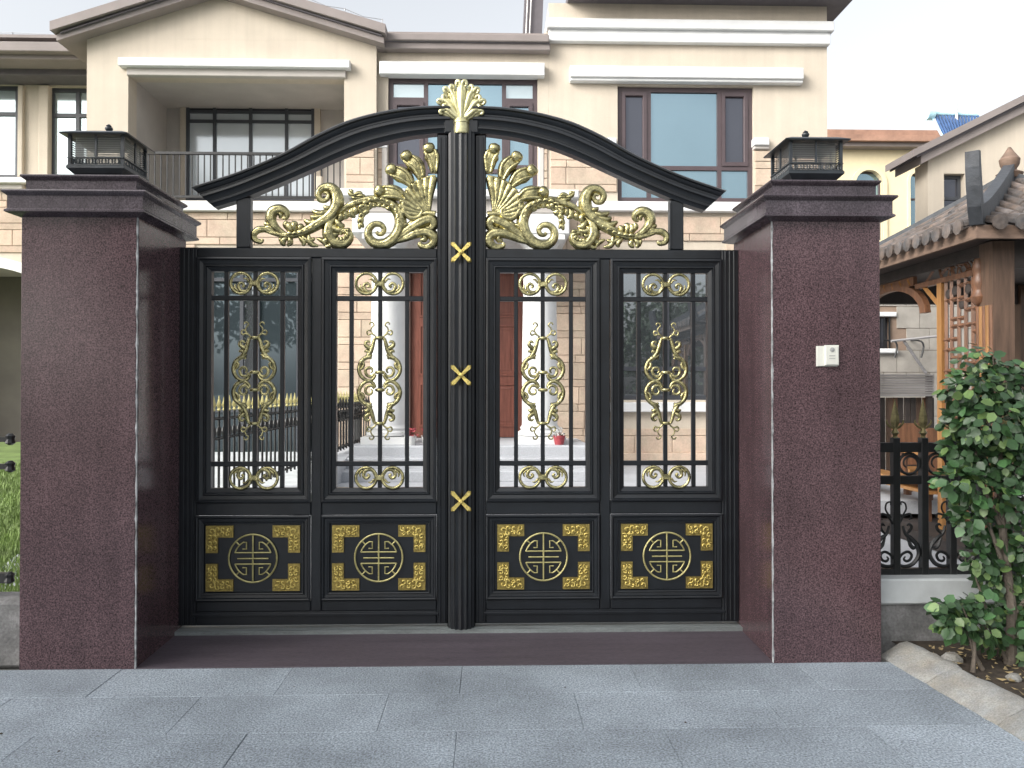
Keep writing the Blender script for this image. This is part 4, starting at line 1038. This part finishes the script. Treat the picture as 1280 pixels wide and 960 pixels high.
# litter in the bed
lt = MB()
for k in range(260):
    x, y = random.uniform(2.6,3.5), random.uniform(3.5,4.85); a = random.uniform(0,6.28); r_ = random.uniform(.012,.03); z = .047+random.uniform(0,.02)
    lt.add([(x+r_*math.cos(a),y+r_*math.sin(a),z+random.uniform(0,.02)),(x-r_*.5*math.sin(a),y+r_*.5*math.cos(a),z),(x-r_*math.cos(a),y-r_*math.sin(a),z+random.uniform(0,.015)),(x+r_*.5*math.sin(a),y-r_*.5*math.cos(a),z)],[(0,1,2,3)])
tag(stuff(lt.build('leaf_litter', M['dry'])), 'dry fallen leaves on the soil under the shrub', 'leaves')
for (px,py,yy,sz,lab) in ((1190,822,4.55,.05,'pale broken stone lying in the bed beside the kerb'),(1268,852,4.25,.035,'small flat pale stone at the foot of the shrub')):
    x = PX(px,yy,py); t = MB(); rr = random.Random(px)
    t.rings([[(x+sz*f_*math.cos(a)*rr.uniform(.8,1.3),yy+sz*f_*math.sin(a)*rr.uniform(.8,1.1),.04+z*sz) for a in [j*math.pi/4 for j in range(8)]] for f_, z in ((1,0),(1.1,.5),(.6,1.1))])
    tag(t.build('stone', M['kerb'], origin=(x,yy,.04)), lab, 'stone')

# ------------------------------------------------------------------ shrub
def rnd_dir(r_): return Vector((r_.uniform(-1,1),r_.uniform(-1,1),r_.uniform(-1,1))).normalized()
leaf_meshes = []
def leaf_verts(L, w):
    return [(0,0,0),(L*.3,-w,.02*L),(L*.7,-w*.85,.0),(L,0,-.06*L),(L*.7,w*.85,.0),(L*.3,w,.02*L),(L*.5,0,-.06*L)], [(0,1,6),(1,2,6),(2,3,6),(3,4,6),(4,5,6),(5,0,6)]
sx_, sy_ = PX(1262,4.5,800), 4.5
shrub = thing('shrub', 'leafy green shrub with round leaves in the bed right of the gate', 'shrub', (sx_,sy_,.04))
rs_ = random.Random(21)
tr = MB(); top = Vector((sx_-.06,sy_+.05,1.35))
tr.tube([(sx_,sy_,.02),(sx_+.015,sy_,.35),(sx_-.02,sy_+.02,.75),(sx_-.03,sy_+.04,1.1),tuple(top)],[.034,.026,.022,.016,.008],8)
tr.build('trunk', M['bark'], shrub, smooth=True)
stems = [((sx_,sy_,.04),(sx_-.16,sy_-.06,.25),(sx_-.36,sy_-.10,.40)),((sx_,sy_,.06),(sx_-.10,sy_+.02,.3),(sx_-.22,sy_,.62)),((sx_,sy_,.05),(sx_+.12,sy_,.3),(sx_+.2,sy_+.05,.8)),
         ((sx_-.01,sy_+.01,.55),(sx_-.12,sy_-.03,.8),(sx_-.24,sy_-.06,1.05)),((sx_-.02,sy_+.02,.8),(sx_-.16,sy_,1.1),(sx_-.22,sy_,1.5)),((sx_-.02,sy_+.02,.8),(sx_+.15,sy_,1.1),(sx_+.2,sy_,1.5)),
         ((sx_-.03,sy_+.03,1.0),(sx_-.05,sy_,1.4),(sx_-.10,sy_-.02,1.8)),((sx_,sy_,.3),(sx_+.2,sy_-.05,.6),(sx_+.35,sy_-.1,1.0)),((sx_-.30,sy_-.14,.05),(sx_-.28,sy_-.12,.22),(sx_-.34,sy_-.12,.40)),((sx_-.22,sy_-.1,.05),(sx_-.27,sy_-.1,.15),(sx_-.30,sy_-.08,.3))]
for s_ in stems:
    MB().tube(crom(s_,4),[.014*(1-.7*i/8) for i in range(9)],6).build('stem', M['bark'], shrub, smooth=True)
def cl(px, py, dy, r_, n): 
    yy = sy_+dy; x, z = P(px,py,yy); return (Vector((x,yy,z)), r_, n)
clumps = [cl(1225,452,0,.10,26),cl(1215,490,-.05,.13,70),cl(1250,480,.05,.16,90),cl(1282,480,0,.15,80),cl(1205,525,0,.10,50),cl(1240,525,-.1,.16,100),cl(1275,530,0,.17,90),
          cl(1215,570,0,.09,40),cl(1250,575,0,.14,80),cl(1285,585,-.05,.15,80),cl(1200,600,-.1,.09,40),cl(1230,615,-.05,.11,55),cl(1275,630,0,.12,50),cl(1215,650,0,.08,32),
          cl(1240,665,.08,.10,45),cl(1285,680,0,.12,50),cl(1225,700,0,.08,34),cl(1205,640,.05,.06,18),cl(1245,720,.05,.09,40),cl(1275,740,.1,.10,36),
          cl(1195,775,-.1,.09,44),cl(1220,780,-.05,.10,44),cl(1180,760,-.12,.05,16),cl(1230,755,-.1,.06,18),cl(1278,790,.05,.08,26),cl(1238,800,-.02,.06,18),cl(1258,770,.1,.08,24),cl(1290,820,.0,.09,30),cl(1300,780,-.1,.12,40),cl(1210,760,.05,.06,16),cl(1300,700,.1,.2,80),cl(1310,560,.1,.2,90),cl(1195,560,.05,.07,24)]
cand = []
for c, r_, n in clumps:
    for k in range(int(n*2.3)):
        d = rnd_dir(rs_); rad = r_*(.35+.65*rs_.random()**.6)*1.15
        p = c+Vector((d.x*rad,d.y*rad,d.z*rad*.85))
        nrm = (d*.8+Vector((rs_.uniform(-.9,.9),-.5+rs_.uniform(-.8,.8),.6+rs_.uniform(-.4,.4)))).normalized()
        L = rs_.uniform(.034,.078); cand.append((p, nrm, d, L, rs_.random() < .16))
small = {False: MB(), True: MB()}
big = sorted(range(len(cand)), key=lambda i: -(cand[i][3]+(.03 if cand[i][0].y < sy_-.02 else 0)))[:270]; bigset = set(big)
lv, lf_ = leaf_verts(1, .36)
def mk_leaf_me(m):
    me = bpy.data.meshes.new('leaf'); me.from_pydata(lv, [], lf_); me.materials.append(m)
    for p in me.polygons: p.use_smooth = True
    return me
lme = {False: mk_leaf_me(M['leaf']), True: mk_leaf_me(M['leaf_pale'])}
from mathutils import Matrix
for i, (p, nrm, d, L, pale) in enumerate(cand):
    t = (d - nrm*d.dot(nrm)); t = t.normalized() if t.length > 1e-3 else nrm.orthogonal()
    b_ = nrm.cross(t); rot = Matrix((t, b_, nrm)).transposed()
    if i in bigset:
        o = bpy.data.objects.new('leaf', lme[pale]); C.objects.link(o); o.parent = shrub
        o.matrix_local = Matrix.Translation(p-root_loc(shrub)) @ rot.to_4x4() @ Matrix.Scale(L,4)
    else:
        small[pale].add([p+rot@(Vector(v)*L) for v in lv], lf_)
stuff(small[False].build('leaf_mass', M['leaf'], shrub, smooth='all')); stuff(small[True].build('leaf_mass', M['leaf_pale'], shrub, smooth='all'))

# ------------------------------------------------------------------ low wall and fence at the left edge
ll = thing('low_wall', 'dark grey stone low wall at the left edge beside the left pillar', 'wall', (LX0-.01,5.0,0))
MB().bbox(-6.5,LX0-.003,4.86,5.1,-.05,PZ(752,4.86,10),.02).build('wall_body', M['concrete'], ll)
lfn = thing('iron_fence', 'black iron rail ends at the left edge beside the left pillar', 'fence', (LX0-.05,4.95,.3))
xr_ = PX(19,4.95,600)
for py, hh in ((549,.014),(583,.016),(722,.030)):
    z = PZ(py,4.95,10); m_ = MB()
    m_.box(-4.6,xr_-.02,4.93,4.97,z-hh,z+hh); m_.lathe((xr_-.03,4.95,z-.035),[(.012,0),(.03,.012),(.024,.035),(.03,.055),(.012,.07)],8)
    m_.build('rail', M['iron'], lfn)
for k in range(8):
    xx = xr_-.30-k*.18
    MB().box(xx-.012,xx+.012,4.935,4.965,PZ(752,4.95,10),PZ(520,4.95,10)).build('bar', M['iron'], lfn)

# ------------------------------------------------------------------ timber pavilion
pv = thing('pavilion', 'brown timber pavilion with grey tiled roof and carved lattice at right', 'pavilion', (5.7,8.2,.12))
X0, Y0, X1, Y1 = 4.02, 6.5, 6.9, 10.0
ZE = 2.93
ax, ay = 4.42, 6.86
for (x,y) in ((ax,ay),(ax,9.65),(6.55,ay),(6.55,9.65)):
    MB().squares(x,y,[(.095,.095,.12),(.095,.095,ZE-.03)]).build('post', M['wood_post'], pv)
MB().box(X0+.1,X1-.1,Y0+.1,Y1-.1,.13,.25).build('deck', M['wood_dark'], pv)
# beams and fascia
for (a,b_,c,d) in ((ax-.05,ax+.05,ay+.096,9.65-.096),(6.5,6.6,ay+.096,9.65-.096)):
    MB().box(a,b_,c,d,ZE-.13,ZE-.02).build('header_beam', M['wood_dark'], pv)
for y in (ay,9.65): MB().box(ax+.096,6.55-.096,y-.05,y+.05,ZE-.26,ZE-.02).build('header_beam', M['wood_dark'], pv)
MB().box(X0,X0+.03,Y0,Y1,ZE-.06,ZE+.05).build('fascia', M['wood_grey'], pv)
MB().box(X0+.031,X1,Y0,Y0+.03,ZE-.06,ZE+.05).build('fascia', M['wood_grey'], pv)
sf = MB(); sf.box(X0+.031,X1-.03,Y0+.031,Y1-.03,ZE-.018,ZE-.004); sf.build('soffit', M['wood_dark'], pv)
# roof surfaces (slightly concave hip)
apx, apy, apz = (X0+X1)/2, (Y0+Y1)/2, ZE+.93
def hipz(s): return ZE+.05+.85*(s**1.15)
rm = MB(); N = 8
for corner in range(4):
    cs = [(X0,Y0),(X1,Y0),(X1,Y1),(X0,Y1)]; a = cs[corner]; b_ = cs[(corner+1)%4]
    rings_ = []
    for k in range(N+1):
        s = k/N; rings_.append([(a[0]+(apx-a[0])*s,a[1]+(apy-a[1])*s,hipz(s)),(b_[0]+(apx-b_[0])*s,b_[1]+(apy-b_[1])*s,hipz(s))])
    for k in range(N):
        rm.add([rings_[k][0],rings_[k][1],rings_[k+1][1],rings_[k+1][0]],[(0,1,2,3)])
rm.build('roof', M['tile_grey'], pv)
def tile_row(side, pos):
    """barrel tiles from the eave up to the hip; side 'L' runs along X, 'F' along Y"""
    f_ = (pos-(Y0 if side == 'L' else X0))/((Y1-Y0) if side == 'L' else (X1-X0)); smax = min(f_,1-f_)*2
    n_ = max(1,int(smax/.17)); m_ = MB()
    for i in range(n_):
        s0, s1 = smax*i/n_, smax*(i+1)/n_+.015
        rg = []
        for s, rr, dz in ((s0-.025*(i == 0),.062,.012),(min(s1,smax),.052,.0)):
            z = hipz(max(s,0))+dz
            ring = []
            for j in range(7):
                a = math.pi*j/6; u_, w_ = rr*math.cos(a), rr*math.sin(a)
                if side == 'L': ring.append((X0+(apx-X0)*s, pos+u_, z+w_))
                else: ring.append((pos+u_, Y0+(apy-Y0)*s, z+w_))
            rg.append(ring)
        m_.rings(rg)
    m_.build('tile_row', M['tile_grey'], pv)
    # eave cap: round end plus a hanging lip
    c = MB(); 
    if side == 'L':
        c.rings([[(X0-.05-d, pos+r_*math.cos(a), ZE+.085+r_*math.sin(a)-.02) for a in [j*math.pi/5 for j in range(10)]] for r_, d in ((.064,0),(.066,.018),(.03,.024))])
    else:
        c.rings([[(pos+r_*math.cos(a), Y0-.05-d, ZE+.085+r_*math.sin(a)-.02) for a in [j*math.pi/5 for j in range(10)]] for r_, d in ((.064,0),(.066,.018),(.03,.024))])
    c.build('eave_tile', M['tile_grey'], pv)
k = Y0+.16
while k < Y1-.1: tile_row('L', k); k += .165
k = X0+.16
while k < X1-.1: tile_row('F', k); k += .19
# hip ridges, the near one ending in a tall upturned horn
def ridge_beam(cx_, cy_, fat=1.0):
    pts = []
    for k in range(9):
        s = 1-k/8*.97; pts.append((apx+(cx_-apx)*(1-s), apy+(cy_-apy)*(1-s), hipz(s)+.08*fat))
    ox, oy = (cx_-apx), (cy_-apy); l = math.hypot(ox,oy); ox, oy = ox/l, oy/l
    for d, z in ((.07,.12),(.15,.22),(.21,.36),(.25,.50),(.27,.62)):
        pts.append((cx_+ox*d-ox*.1, cy_+oy*d-oy*.1, ZE+z))
    m_ = MB(); rs2 = []
    for i, p in enumerate(pts):
        a = pts[max(i-1,0)]; b_ = pts[min(i+1,len(pts)-1)]
        t = (Vector(b_)-Vector(a)).normalized(); sd_ = Vector((-oy,ox,0)); nn = t.cross(sd_)
        h_ = .085*fat if i < 9 else (.085,.08,.075,.065,.05)[i-9]; w_ = .05
        rs2.append([Vector(p)+sd_*w_+nn*h_, Vector(p)-sd_*w_+nn*h_, Vector(p)-sd_*w_-nn*h_, Vector(p)+sd_*w_-nn*h_])
    m_.rings(rs2).build('hip_ridge', M['ridge'], pv)
for c in ((X0,Y0),(X1,Y0),(X1,Y1),(X0,Y1)): ridge_beam(*c, 1.0 if c == (X0,Y0) else .45)
MB().lathe((apx,apy,apz-.02),[(.10,0),(.13,.05),(.06,.09),(.09,.14),(.10,.20),(.05,.27),(.015,.33)],14).build('roof_finial', M['wood_grey'], pv, smooth=True)
# left side: transom with hexagon, lattice panel, slim post and carved arch
zb_ = 2.70
MB().box(ax-.03,ax+.03,ay+.096,8.15,zb_-.04,zb_+.01).build('transom_beam', M['wood'], pv)
MB().box(ax-.035,ax+.035,7.66,7.74,.26,zb_-.041).build('slim_post', M['wood_light'], pv)
def stick(y0,z0,y1,z1,r_=.014,nm='lattice_stick',m='wood',x=None):
    x = ax if x is None else x
    MB().tube([(x,y0,z0),(x,y1,z1)],r_*1.25,4).build(nm, M[m], pv)
hx, hz_ = 7.22, 2.79
hexp = [(hx+.10*math.cos(R(a)),hz_+.072*math.sin(R(a))) for a in range(0,360,60)]
for i in range(6): stick(*hexp[i],*hexp[(i+1)%6])
for (a,b_,c,d) in ((ay+.1,zb_+.03,hx-.1,hz_),(hx+.1,hz_,7.5,hz_+.03),(hx+.05,hz_-.06,hx+.12,zb_),(hx-.05,hz_-.06,hx-.1,zb_),(7.5,zb_,7.55,2.82),(7.55,2.82,7.7,2.76),(7.7,zb_,7.75,2.82),(7.85,2.81,8.0,zb_)): stick(a,b_,c,d)
for i, yy in enumerate((6.99,7.09,7.20,7.31,7.42,7.54,7.63)):
    stick(yy,.4,yy,zb_-.04,.017)
for (ya_,yb_,z) in ((6.96,7.2,2.55),(7.2,7.42,2.60),(7.31,7.63,2.48),(6.96,7.31,2.36),(7.09,7.54,2.22),(7.42,7.66,2.1),(6.96,7.2,2.02),(7.2,7.54,1.92),(7.31,7.66,1.8),(6.96,7.42,1.7),(7.09,7.31,1.6),(7.2,7.63,1.5),(6.96,7.54,1.36),(7.09,7.42,1.22),(7.2,7.66,1.1),(6.96,7.31,.95),(7.09,7.63,.8),(6.96,7.66,.6),(6.96,7.66,.42),(7.09,7.42,2.45),(7.31,7.54,2.29),(6.96,7.2,2.15),(7.42,7.66,2.0),(7.09,7.31,1.86),(7.31,7.54,1.62),(6.96,7.2,1.43),(7.2,7.42,1.29)):
    stick(ya_,z,yb_,z,.017)
for (yy,z) in ((7.14,2.58),(7.26,2.55),(7.47,2.56),(7.58,2.54),(7.36,2.42)):
    MB().rings([[(ax-d,yy+r_*math.cos(a),z+r_*math.sin(a)) for a in [j*math.pi/5 for j in range(10)]] for r_, d in ((.05,0),(.045,.016),(.02,.02))]).build('carved_rosette', M['wood_dark'], pv)
for k in range(9): stick(7.0+k*.075,2.705,7.0+k*.075+(.03 if k % 2 else -.02),2.77,.008)
for k in range(12): stick(6.98+k*.056,2.775,7.01+k*.056,2.80,.007)
# carved pendant and flutes on the corner post's left face
MB().lathe((ax-.08,ay+.12,2.36),[(.02,0),(.06,.03),(.075,.08),(.055,.12),(.05,.15),(.065,.19),(.06,.24),(.045,.28),(.055,.31),(.055,.36),(.04,.42)],12).build('carved_pendant', M['wood'], pv, smooth=True)
for k in range(5):
    MB().tube([(ax-.10,ay-.085+k*.043,.3),(ax-.098,ay-.07+k*.046,2.35)],.018,6).build('flute', M['wood_light' if k in (1,3) else 'wood'], pv)
# arch beyond the slim post
arc_in = [(8.72+.66*math.cos(R(a)),2.40+.30*math.sin(R(a))) for a in range(0,181,12)]
m_ = MB(); m_.rings([[(ax-.03,y_,z_),(ax-.03,8.72+(y_-8.72)*1.16,2.40+(z_-2.40)*1.22),(ax+.03,8.72+(y_-8.72)*1.16,2.40+(z_-2.40)*1.22),(ax+.03,y_,z_)] for y_, z_ in arc_in]); m_.build('arch', M['wood'], pv)
MB().box(ax-.02,ax+.02,8.2,9.5,2.705,ZE-.131).build('carved_board', M['wood'], pv)
for k in range(7): stick(8.26+k*.17,2.715,8.31+k*.17,2.78,.010,'carving','wood_light',ax-.022); 
stick(7.72,2.42,8.02,2.66,.022,'brace','wood_light')
# bench rail between posts
for z in (.62,.70): MB().box(ax-.12,ax+.12,7.75,9.5,z-.03,z).build('bench_board', M['wood_light'], pv)

# ------------------------------------------------------------------ things under and behind the pavilion
bn = thing('slatted_screen', 'grey slatted timber screen behind the fence right of the pillar', 'screen', (4.9,9.9,.12))
YS = 9.95
for k in range(9):
    z1_ = PZ(468+k*3.1,YS,1140); MB().bbox(PX(1085,YS,480),PX(1168,YS,480),YS,YS+.03,z1_-.026,z1_,.003).build('slat', M['slat'], bn)
for px in (1092,1164):
    MB().box(PX(px,YS)-.03,PX(px,YS)+.03,YS+.031,YS+.09,.12,PZ(468,YS,1140)).build('post', M['wood_dark'], bn)
for k in range(11):  # boards added below the slats: brown timber, dark ones for interior shade
    x_ = PX(1086+k*7.6,YS+.1,520); MB().bbox(x_,x_+.066,YS+.10+.01*(k%3),YS+.14,.14,PZ(496,YS,1140)-.01,.004).build('shade_infill_board', M[('wood_dark','wood_dark','wood','wood_dark','wood_post')[(k*3)%5]], bn)
tb = thing('tea_table', 'honey coloured root wood tea table inside the pavilion', 'table', (4.95,8.7,.25))
MB().bbox(4.6,5.4,8.4,9.0,.92,.98,.02).build('table_top', M['wood_light'], tb)
for (x,y) in ((4.68,8.48),(5.32,8.48),(4.68,8.92),(5.32,8.92)):
    MB().tube(crom([(x,y,.25),(x+.03,y,.5),(x-.02,y,.75),(x+.01,y,.92)],3),.045,8).build('leg', M['wood'], tb)
def chair(x, y, label):
    c = thing('wooden_chair', label, 'chair', (x,y,.25), 'wooden chairs in the pavilion')
    MB().bbox(x-.2,x+.2,y-.2,y+.2,.66,.70,.01).build('seat', M['wood_light'], c)
    for dx in (-.18,.18):
        for dy in (-.18,.18): MB().box(x+dx-.02,x+dx+.02,y+dy-.02,y+dy+.02,.25,.659).build('leg', M['wood'], c)
    MB().box(x-.2,x+.2,y+.17,y+.2,.72,1.22).build('backrest', M['wood'], c)
chair(4.75,8.05,'honey wood chair at the near side of the tea table'); chair(5.05,9.35,'honey wood chair at the far side of the tea table')

# annexe with stone-tiled wall and a balustrade on top
YA = 12.2
an = thing('annexe', 'single storey annexe with pale tiled wall and barred window behind the pavilion', 'building', (6,YA,.12))
za1 = PZ(379,YA,1150); xa0, xa1 = PX(1046,YA), PX(1400,YA)
wh = hole(1088,1114,396,436,YA)
merged(wall(xa0,xa1,.12,za1,YA,YA+.25,[wh]).build('wall', M['joint'], an))
sdw = MB(); sdw.box(xa0,xa0+.2,YA+.251,YA+5,.12,za1); sdw.box(xa0,xa1,YA+.251,YA+5,za1-.1,za1); sdw.build('flat_roof', M['recess'], an)
tiles = 0; tme = None
z = .2
row = 0
while z < za1-.04:
    h = min(.34, za1-z); x = xa0 - (.15 if row % 2 else 0)
    while x < xa1-.02:
        w = .36; xx0, xx1 = max(x,xa0), min(x+w,xa1); x += w
        if xx1-xx0 < .05 or (xx0 < wh[1]+.0 and xx1 > wh[0] and z < wh[3] and z+h > wh[2]): continue
        if tme is None:
            o = MB().bbox(-.5,.5,-.5,.5,-.5,.5,.03).build('wall_tile', M['grey_tile'], an, origin=(0,0,0)); tme = o.data
        else:
            o = bpy.data.objects.new('wall_tile', tme); C.objects.link(o); o.parent = an
        o.location = Vector(((xx0+xx1)/2,YA-.008+random.uniform(-.003,.003),z+h/2))-root_loc(an); o.scale = (xx1-xx0-.008,.02,h-.008)
    z += h; row += 1
wd = MB().box(wh[0],wh[1],YA+.12,YA+.14,wh[2],wh[3]).build('window', M['glass_dark'], an)
for k in range(4):
    xx = wh[0]+(wh[1]-wh[0])*(k+.5)/4; MB().box(xx-.009,xx+.009,YA-.04,YA-.02,wh[2],wh[3]).build('window_bar', M['iron'], wd)
MB().bbox(wh[0]-.06,wh[1]+.06,YA-.1,YA+.1,wh[2]-.07,wh[2]-.001,.01).build('window_sill', M['white'], an)
MB().bbox(wh[0]-.06,wh[1]+.06,YA-.06,YA+.02,wh[3]+.001,wh[3]+.07,.01).build('window_head', M['white'], an)
bl = MB(); bl.box(xa0,xa1,YA+.05,YA+.12,za1+.001,za1+.09); bl.box(xa0,xa1,YA+.05,YA+.12,za1+.48,za1+.56)
bo = bl.build('balustrade', M['iron'], an)
x = xa0+.1; k = 0
while x < xa1:
    if k % 4 == 3:
        MB().box(x-.06,x+.10,YA+.06,YA+.11,za1+.091,za1+.479).build('cast_panel', M['iron'], bo)
    else: MB().lathe((x,YA+.085,za1+.09),[(.02,0),(.035,.08),(.02,.16),(.04,.28),(.02,.39)],8).build('baluster', M['iron'], bo, smooth=True)
    x += .24; k += 1
# awning arm on the wall
aw_ = thing('awning_arm', 'thin pale horizontal pole with hanging hooks on the tiled annexe wall', 'pole', (PX(1140,YA-.3),YA-.3,PZ(424,YA-.3,1140)))
zaa = PZ(424,YA-.3,1140); xl_, xr2 = PX(1114,YA-.3), PX(1190,YA-.3)
MB().tube([(xl_,YA-.3,zaa-.03),(xr2,YA-.3,zaa+.07)],.022,6).build('pole', M['slat'], aw_)
for px in (1118,1151):
    xx = PX(px,YA-.3); MB().tube(crom([(xx,YA-.02,zaa),(xx,YA-.3,zaa-.03),(xx+.03,YA-.32,zaa-.12),(xx,YA-.3,zaa-.28)],3),.014,6).build('hook', M['iron'], aw_)
MB().tube([(PX(1131,YA-.3),YA-.28,zaa-.03),(PX(1168,YA-.3),YA-.05,zaa-.5)],.022,6).build('brace', M['slat'], aw_)

# right-hand house: gable roof rising to the right
YR = 16.5
rh = thing('neighbour_house', 'cream house with grey sloping eave behind the pavilion at the right edge', 'house', (9.5,YR,.12))
rxL = PX(1160,YR,230); 
def rp(px,py,Y=YR): a = P(px,py,Y); return (a[0],a[1])
slope_a, slope_b = rp(1133,211), rp(1420,68)
def slz(x, off=0): return slope_a[1]+(slope_b[1]-slope_a[1])*(x-slope_a[0])/(slope_b[0]-slope_a[0])+off
xR2 = slope_b[0]
wn = hole(1180,1206,217,270,YR)
m_ = MB()
m_.prism([(rxL,.12),(xR2,.12),(xR2,slz(xR2)),(wn[1],slz(wn[1])),(wn[1],.12)][0:0] or [(rxL,.12),(wn[0],.12),(wn[0],slz(wn[0])),(rxL,slz(rxL))],YR,YR+.3)
m_.prism([(wn[0],wn[3]),(wn[1],wn[3]),(wn[1],slz(wn[1])),(wn[0],slz(wn[0]))],YR,YR+.3); m_.prism([(wn[0],.12),(wn[1],.12),(wn[1],wn[2]),(wn[0],wn[2])],YR,YR+.3)
m_.prism([(wn[1],.12),(xR2,.12),(xR2,slz(xR2)),(wn[1],slz(wn[1]))],YR,YR+.3)
m_.build('wall', M['stucco'], rh)
MB().box(rxL+.02,xR2,YR+.301,YR+.55,.12,slz(rxL)-.06).build('back_wall', M['stucco'], rh)
window(wn,YR+.14,(),[.45],M['winframe_blue'],M['glass_dark'],.07,.08,parent=rh)
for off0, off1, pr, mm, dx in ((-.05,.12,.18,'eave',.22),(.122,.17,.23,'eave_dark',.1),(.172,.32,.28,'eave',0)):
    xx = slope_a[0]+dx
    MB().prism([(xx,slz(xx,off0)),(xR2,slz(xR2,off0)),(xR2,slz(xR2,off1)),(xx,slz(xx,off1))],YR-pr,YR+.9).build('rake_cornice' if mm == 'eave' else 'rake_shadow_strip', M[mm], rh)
# yellow house farther back
YY = 24.0
yh = thing('yellow_house', 'pale yellow house with terracotta tiled eave and arched windows in the distance', 'house', (12,YY,0))
yx0, yx1 = PX(990,YY), PX(1290,YY); zy = PZ(187,YY,1080)
aws = [hole(1069,1103,213,300,YY), hole(1137,1156,216,300,YY)]
merged(wall(yx0,yx1,0,zy,YY,YY+.3,aws).build('wall', M['yellow'], yh))
for h in aws:
    w_ = (h[1]-h[0])/2; cx = (h[0]+h[1])/2
    for s in (-1,1):
        pts = [(cx+s*w_*math.cos(R(a)),h[3]-w_+w_*math.sin(R(a))) for a in range(0,91,15)]+[(cx,h[3]+.004),(cx+s*(w_+.004),h[3]+.004)]
        MB().prism(pts,YY+.01,YY+.25).build('arch_spandrel', M['yellow'], yh)
    window(h,YY+.12,(),[.62],M['winframe'],M['glass'],.06,.08,parent=yh)
    i_ = [(cx+w_*math.cos(R(a)),h[3]-w_+w_*math.sin(R(a))) for a in range(0,181,15)]; i_ = [(h[1],h[2])]+i_+[(h[0],h[2])]
    o_ = [(cx+(p[0]-cx)*1.3, h[3]-w_+(p[1]-(h[3]-w_))*(1.3 if p[1] >= h[3]-w_ else 1)) for p in i_]
    MB().rings([[(p[0],YY-.06,p[1]),(q_[0],YY-.06,q_[1]),(q_[0],YY+.02,q_[1]),(p[0],YY+.02,p[1])] for p, q_ in zip(i_,o_)]).build('window_trim', M['yellow'], yh)
MB().box(yx0-.3,yx1,YY-.35,YY+.5,zy,zy+.12).build('soffit_band', M['eave'], yh)
for k, (dz0_, dz1_, pr) in enumerate(((.121,.30,.5),(.302,.48,.4))):
    MB().box(yx0-.3-.1*k,yx1,YY-pr,YY+8,zy+dz0_,zy+dz1_).build('roof_course', M['terracotta'], yh)
# solar water heater on the neighbour's roof
YSol = 19.0
sw = thing('solar_water_heater', 'blue tube solar water heater with a pale tank on the roof at right', 'solar heater', (PX(1195,YSol,150),YSol,PZ(168,YSol,1195)))
xa_, zA = P(1163,142,YSol); xb_, zB = P(1222,146,YSol)
MB().tube([(xa_-.1,YSol,zA),(xa_+.06,YSol,zA)],.16,12).build('tank_end', M['tank'], sw, smooth=True); MB().tube([(xa_+.061,YSol,zA),(xb_,YSol,zA-.02)],.05,10).build('tank', M['tank'], sw, smooth=True)
xc_, zC = P(1186,172,YSol-.6); xd_, zD = P(1225,175,YSol-.6)
for k in range(14):
    t = k/13; MB().tube([(xa_+.12+(xb_-xa_-.12)*t,YSol-.02,zA-.06),(xc_+(xd_-xc_)*t,YSol-.6,zC-.15)],.03,6).build('glass_tube', M['panel_blue'], sw)
MB().tube([(xa_+.05,YSol,zA-.1),(xc_-.08,YSol-.6,zC-.1)],.03,6).build('stand', M['tank'], sw)
MB().tube([(PX(1192,YSol,150),YSol-.1,PZ(128,YSol,1192)),(PX(1194,YSol,150),YSol-.1,PZ(172,YSol,1192))],.03,6).build('mast', M['pot'], sw)

# ------------------------------------------------------------------ houses and trees mirrored in the windows, plus unseen trees added for shade
oh = thing('opposite_house', 'gabled house across the street, seen only mirrored in the ground floor window', 'house', (-4,-24,0))
MB().box(-10,2,-30,-24,0,5.0).build('wall', M['opposite'], oh)
MB().prism([(-11,5.001),(3,5.001),(-4,8.0)],-30.5,-23.4).build('roof', M['eave_dark'], oh)
for xx in (-7.5,-3,.2):
    w_ = MB().box(xx-.7,xx+.7,-23.999,-23.94,1.2,3.2).build('window', M['winframe'], oh); MB().box(xx-.6,xx+.6,-23.939,-23.92,1.3,3.1).build('pane', M['glass_dark'], oh).parent = w_
def tree(x, y, h, r_, label, seed):
    t = thing('street_tree', label, 'tree', (x,y,0), 'trees across the street')
    MB().tube([(x,y,-.05),(x+.05,y,h*.35),(x,y,h*.7)],[.2,.15,.06],8).build('trunk', M['bark'], t, smooth=True)
    rr = random.Random(seed); m_ = MB(); cl_ = [(Vector((x+rr.uniform(-1,1)*r_*.6,y+rr.uniform(-1,1)*r_*.6,h*.35+rr.random()*h*.55)),r_*rr.uniform(.35,.6)) for _ in range(16)]
    for c, q_ in cl_:
        for k in range(160):
            p = c+rnd_dir(rr)*q_*rr.random()**.4; a = rnd_dir(rr)*.2; b_ = a.orthogonal().normalized()*.09
            m_.add([p-a,p+b_,p+a,p-b_],[(0,1,2,3)])
    stuff(m_.build('crown', M['foliage'], t))
tree(-5.0,-2.6,9,2.2,'tall dense tree just left of the camera, out of view, added to shade the gate',11)  # first three trees: unseen, added towards the sun to shade the foreground
tree(-8.3,-2.2,9.5,2.4,'tall dense tree farther left, out of view, added to shade the left pillar',12)
tree(-11.8,-2.0,9.5,2.4,'tall dense tree farthest left, out of view, added to shade the foreground',13)
tree(9,-20,7,2.6,'round tree across the street, mirrored right of the reflected house',5)
tree(13.5,-23,8,3,'tall tree across the street, mirrored at the right of the window',6)
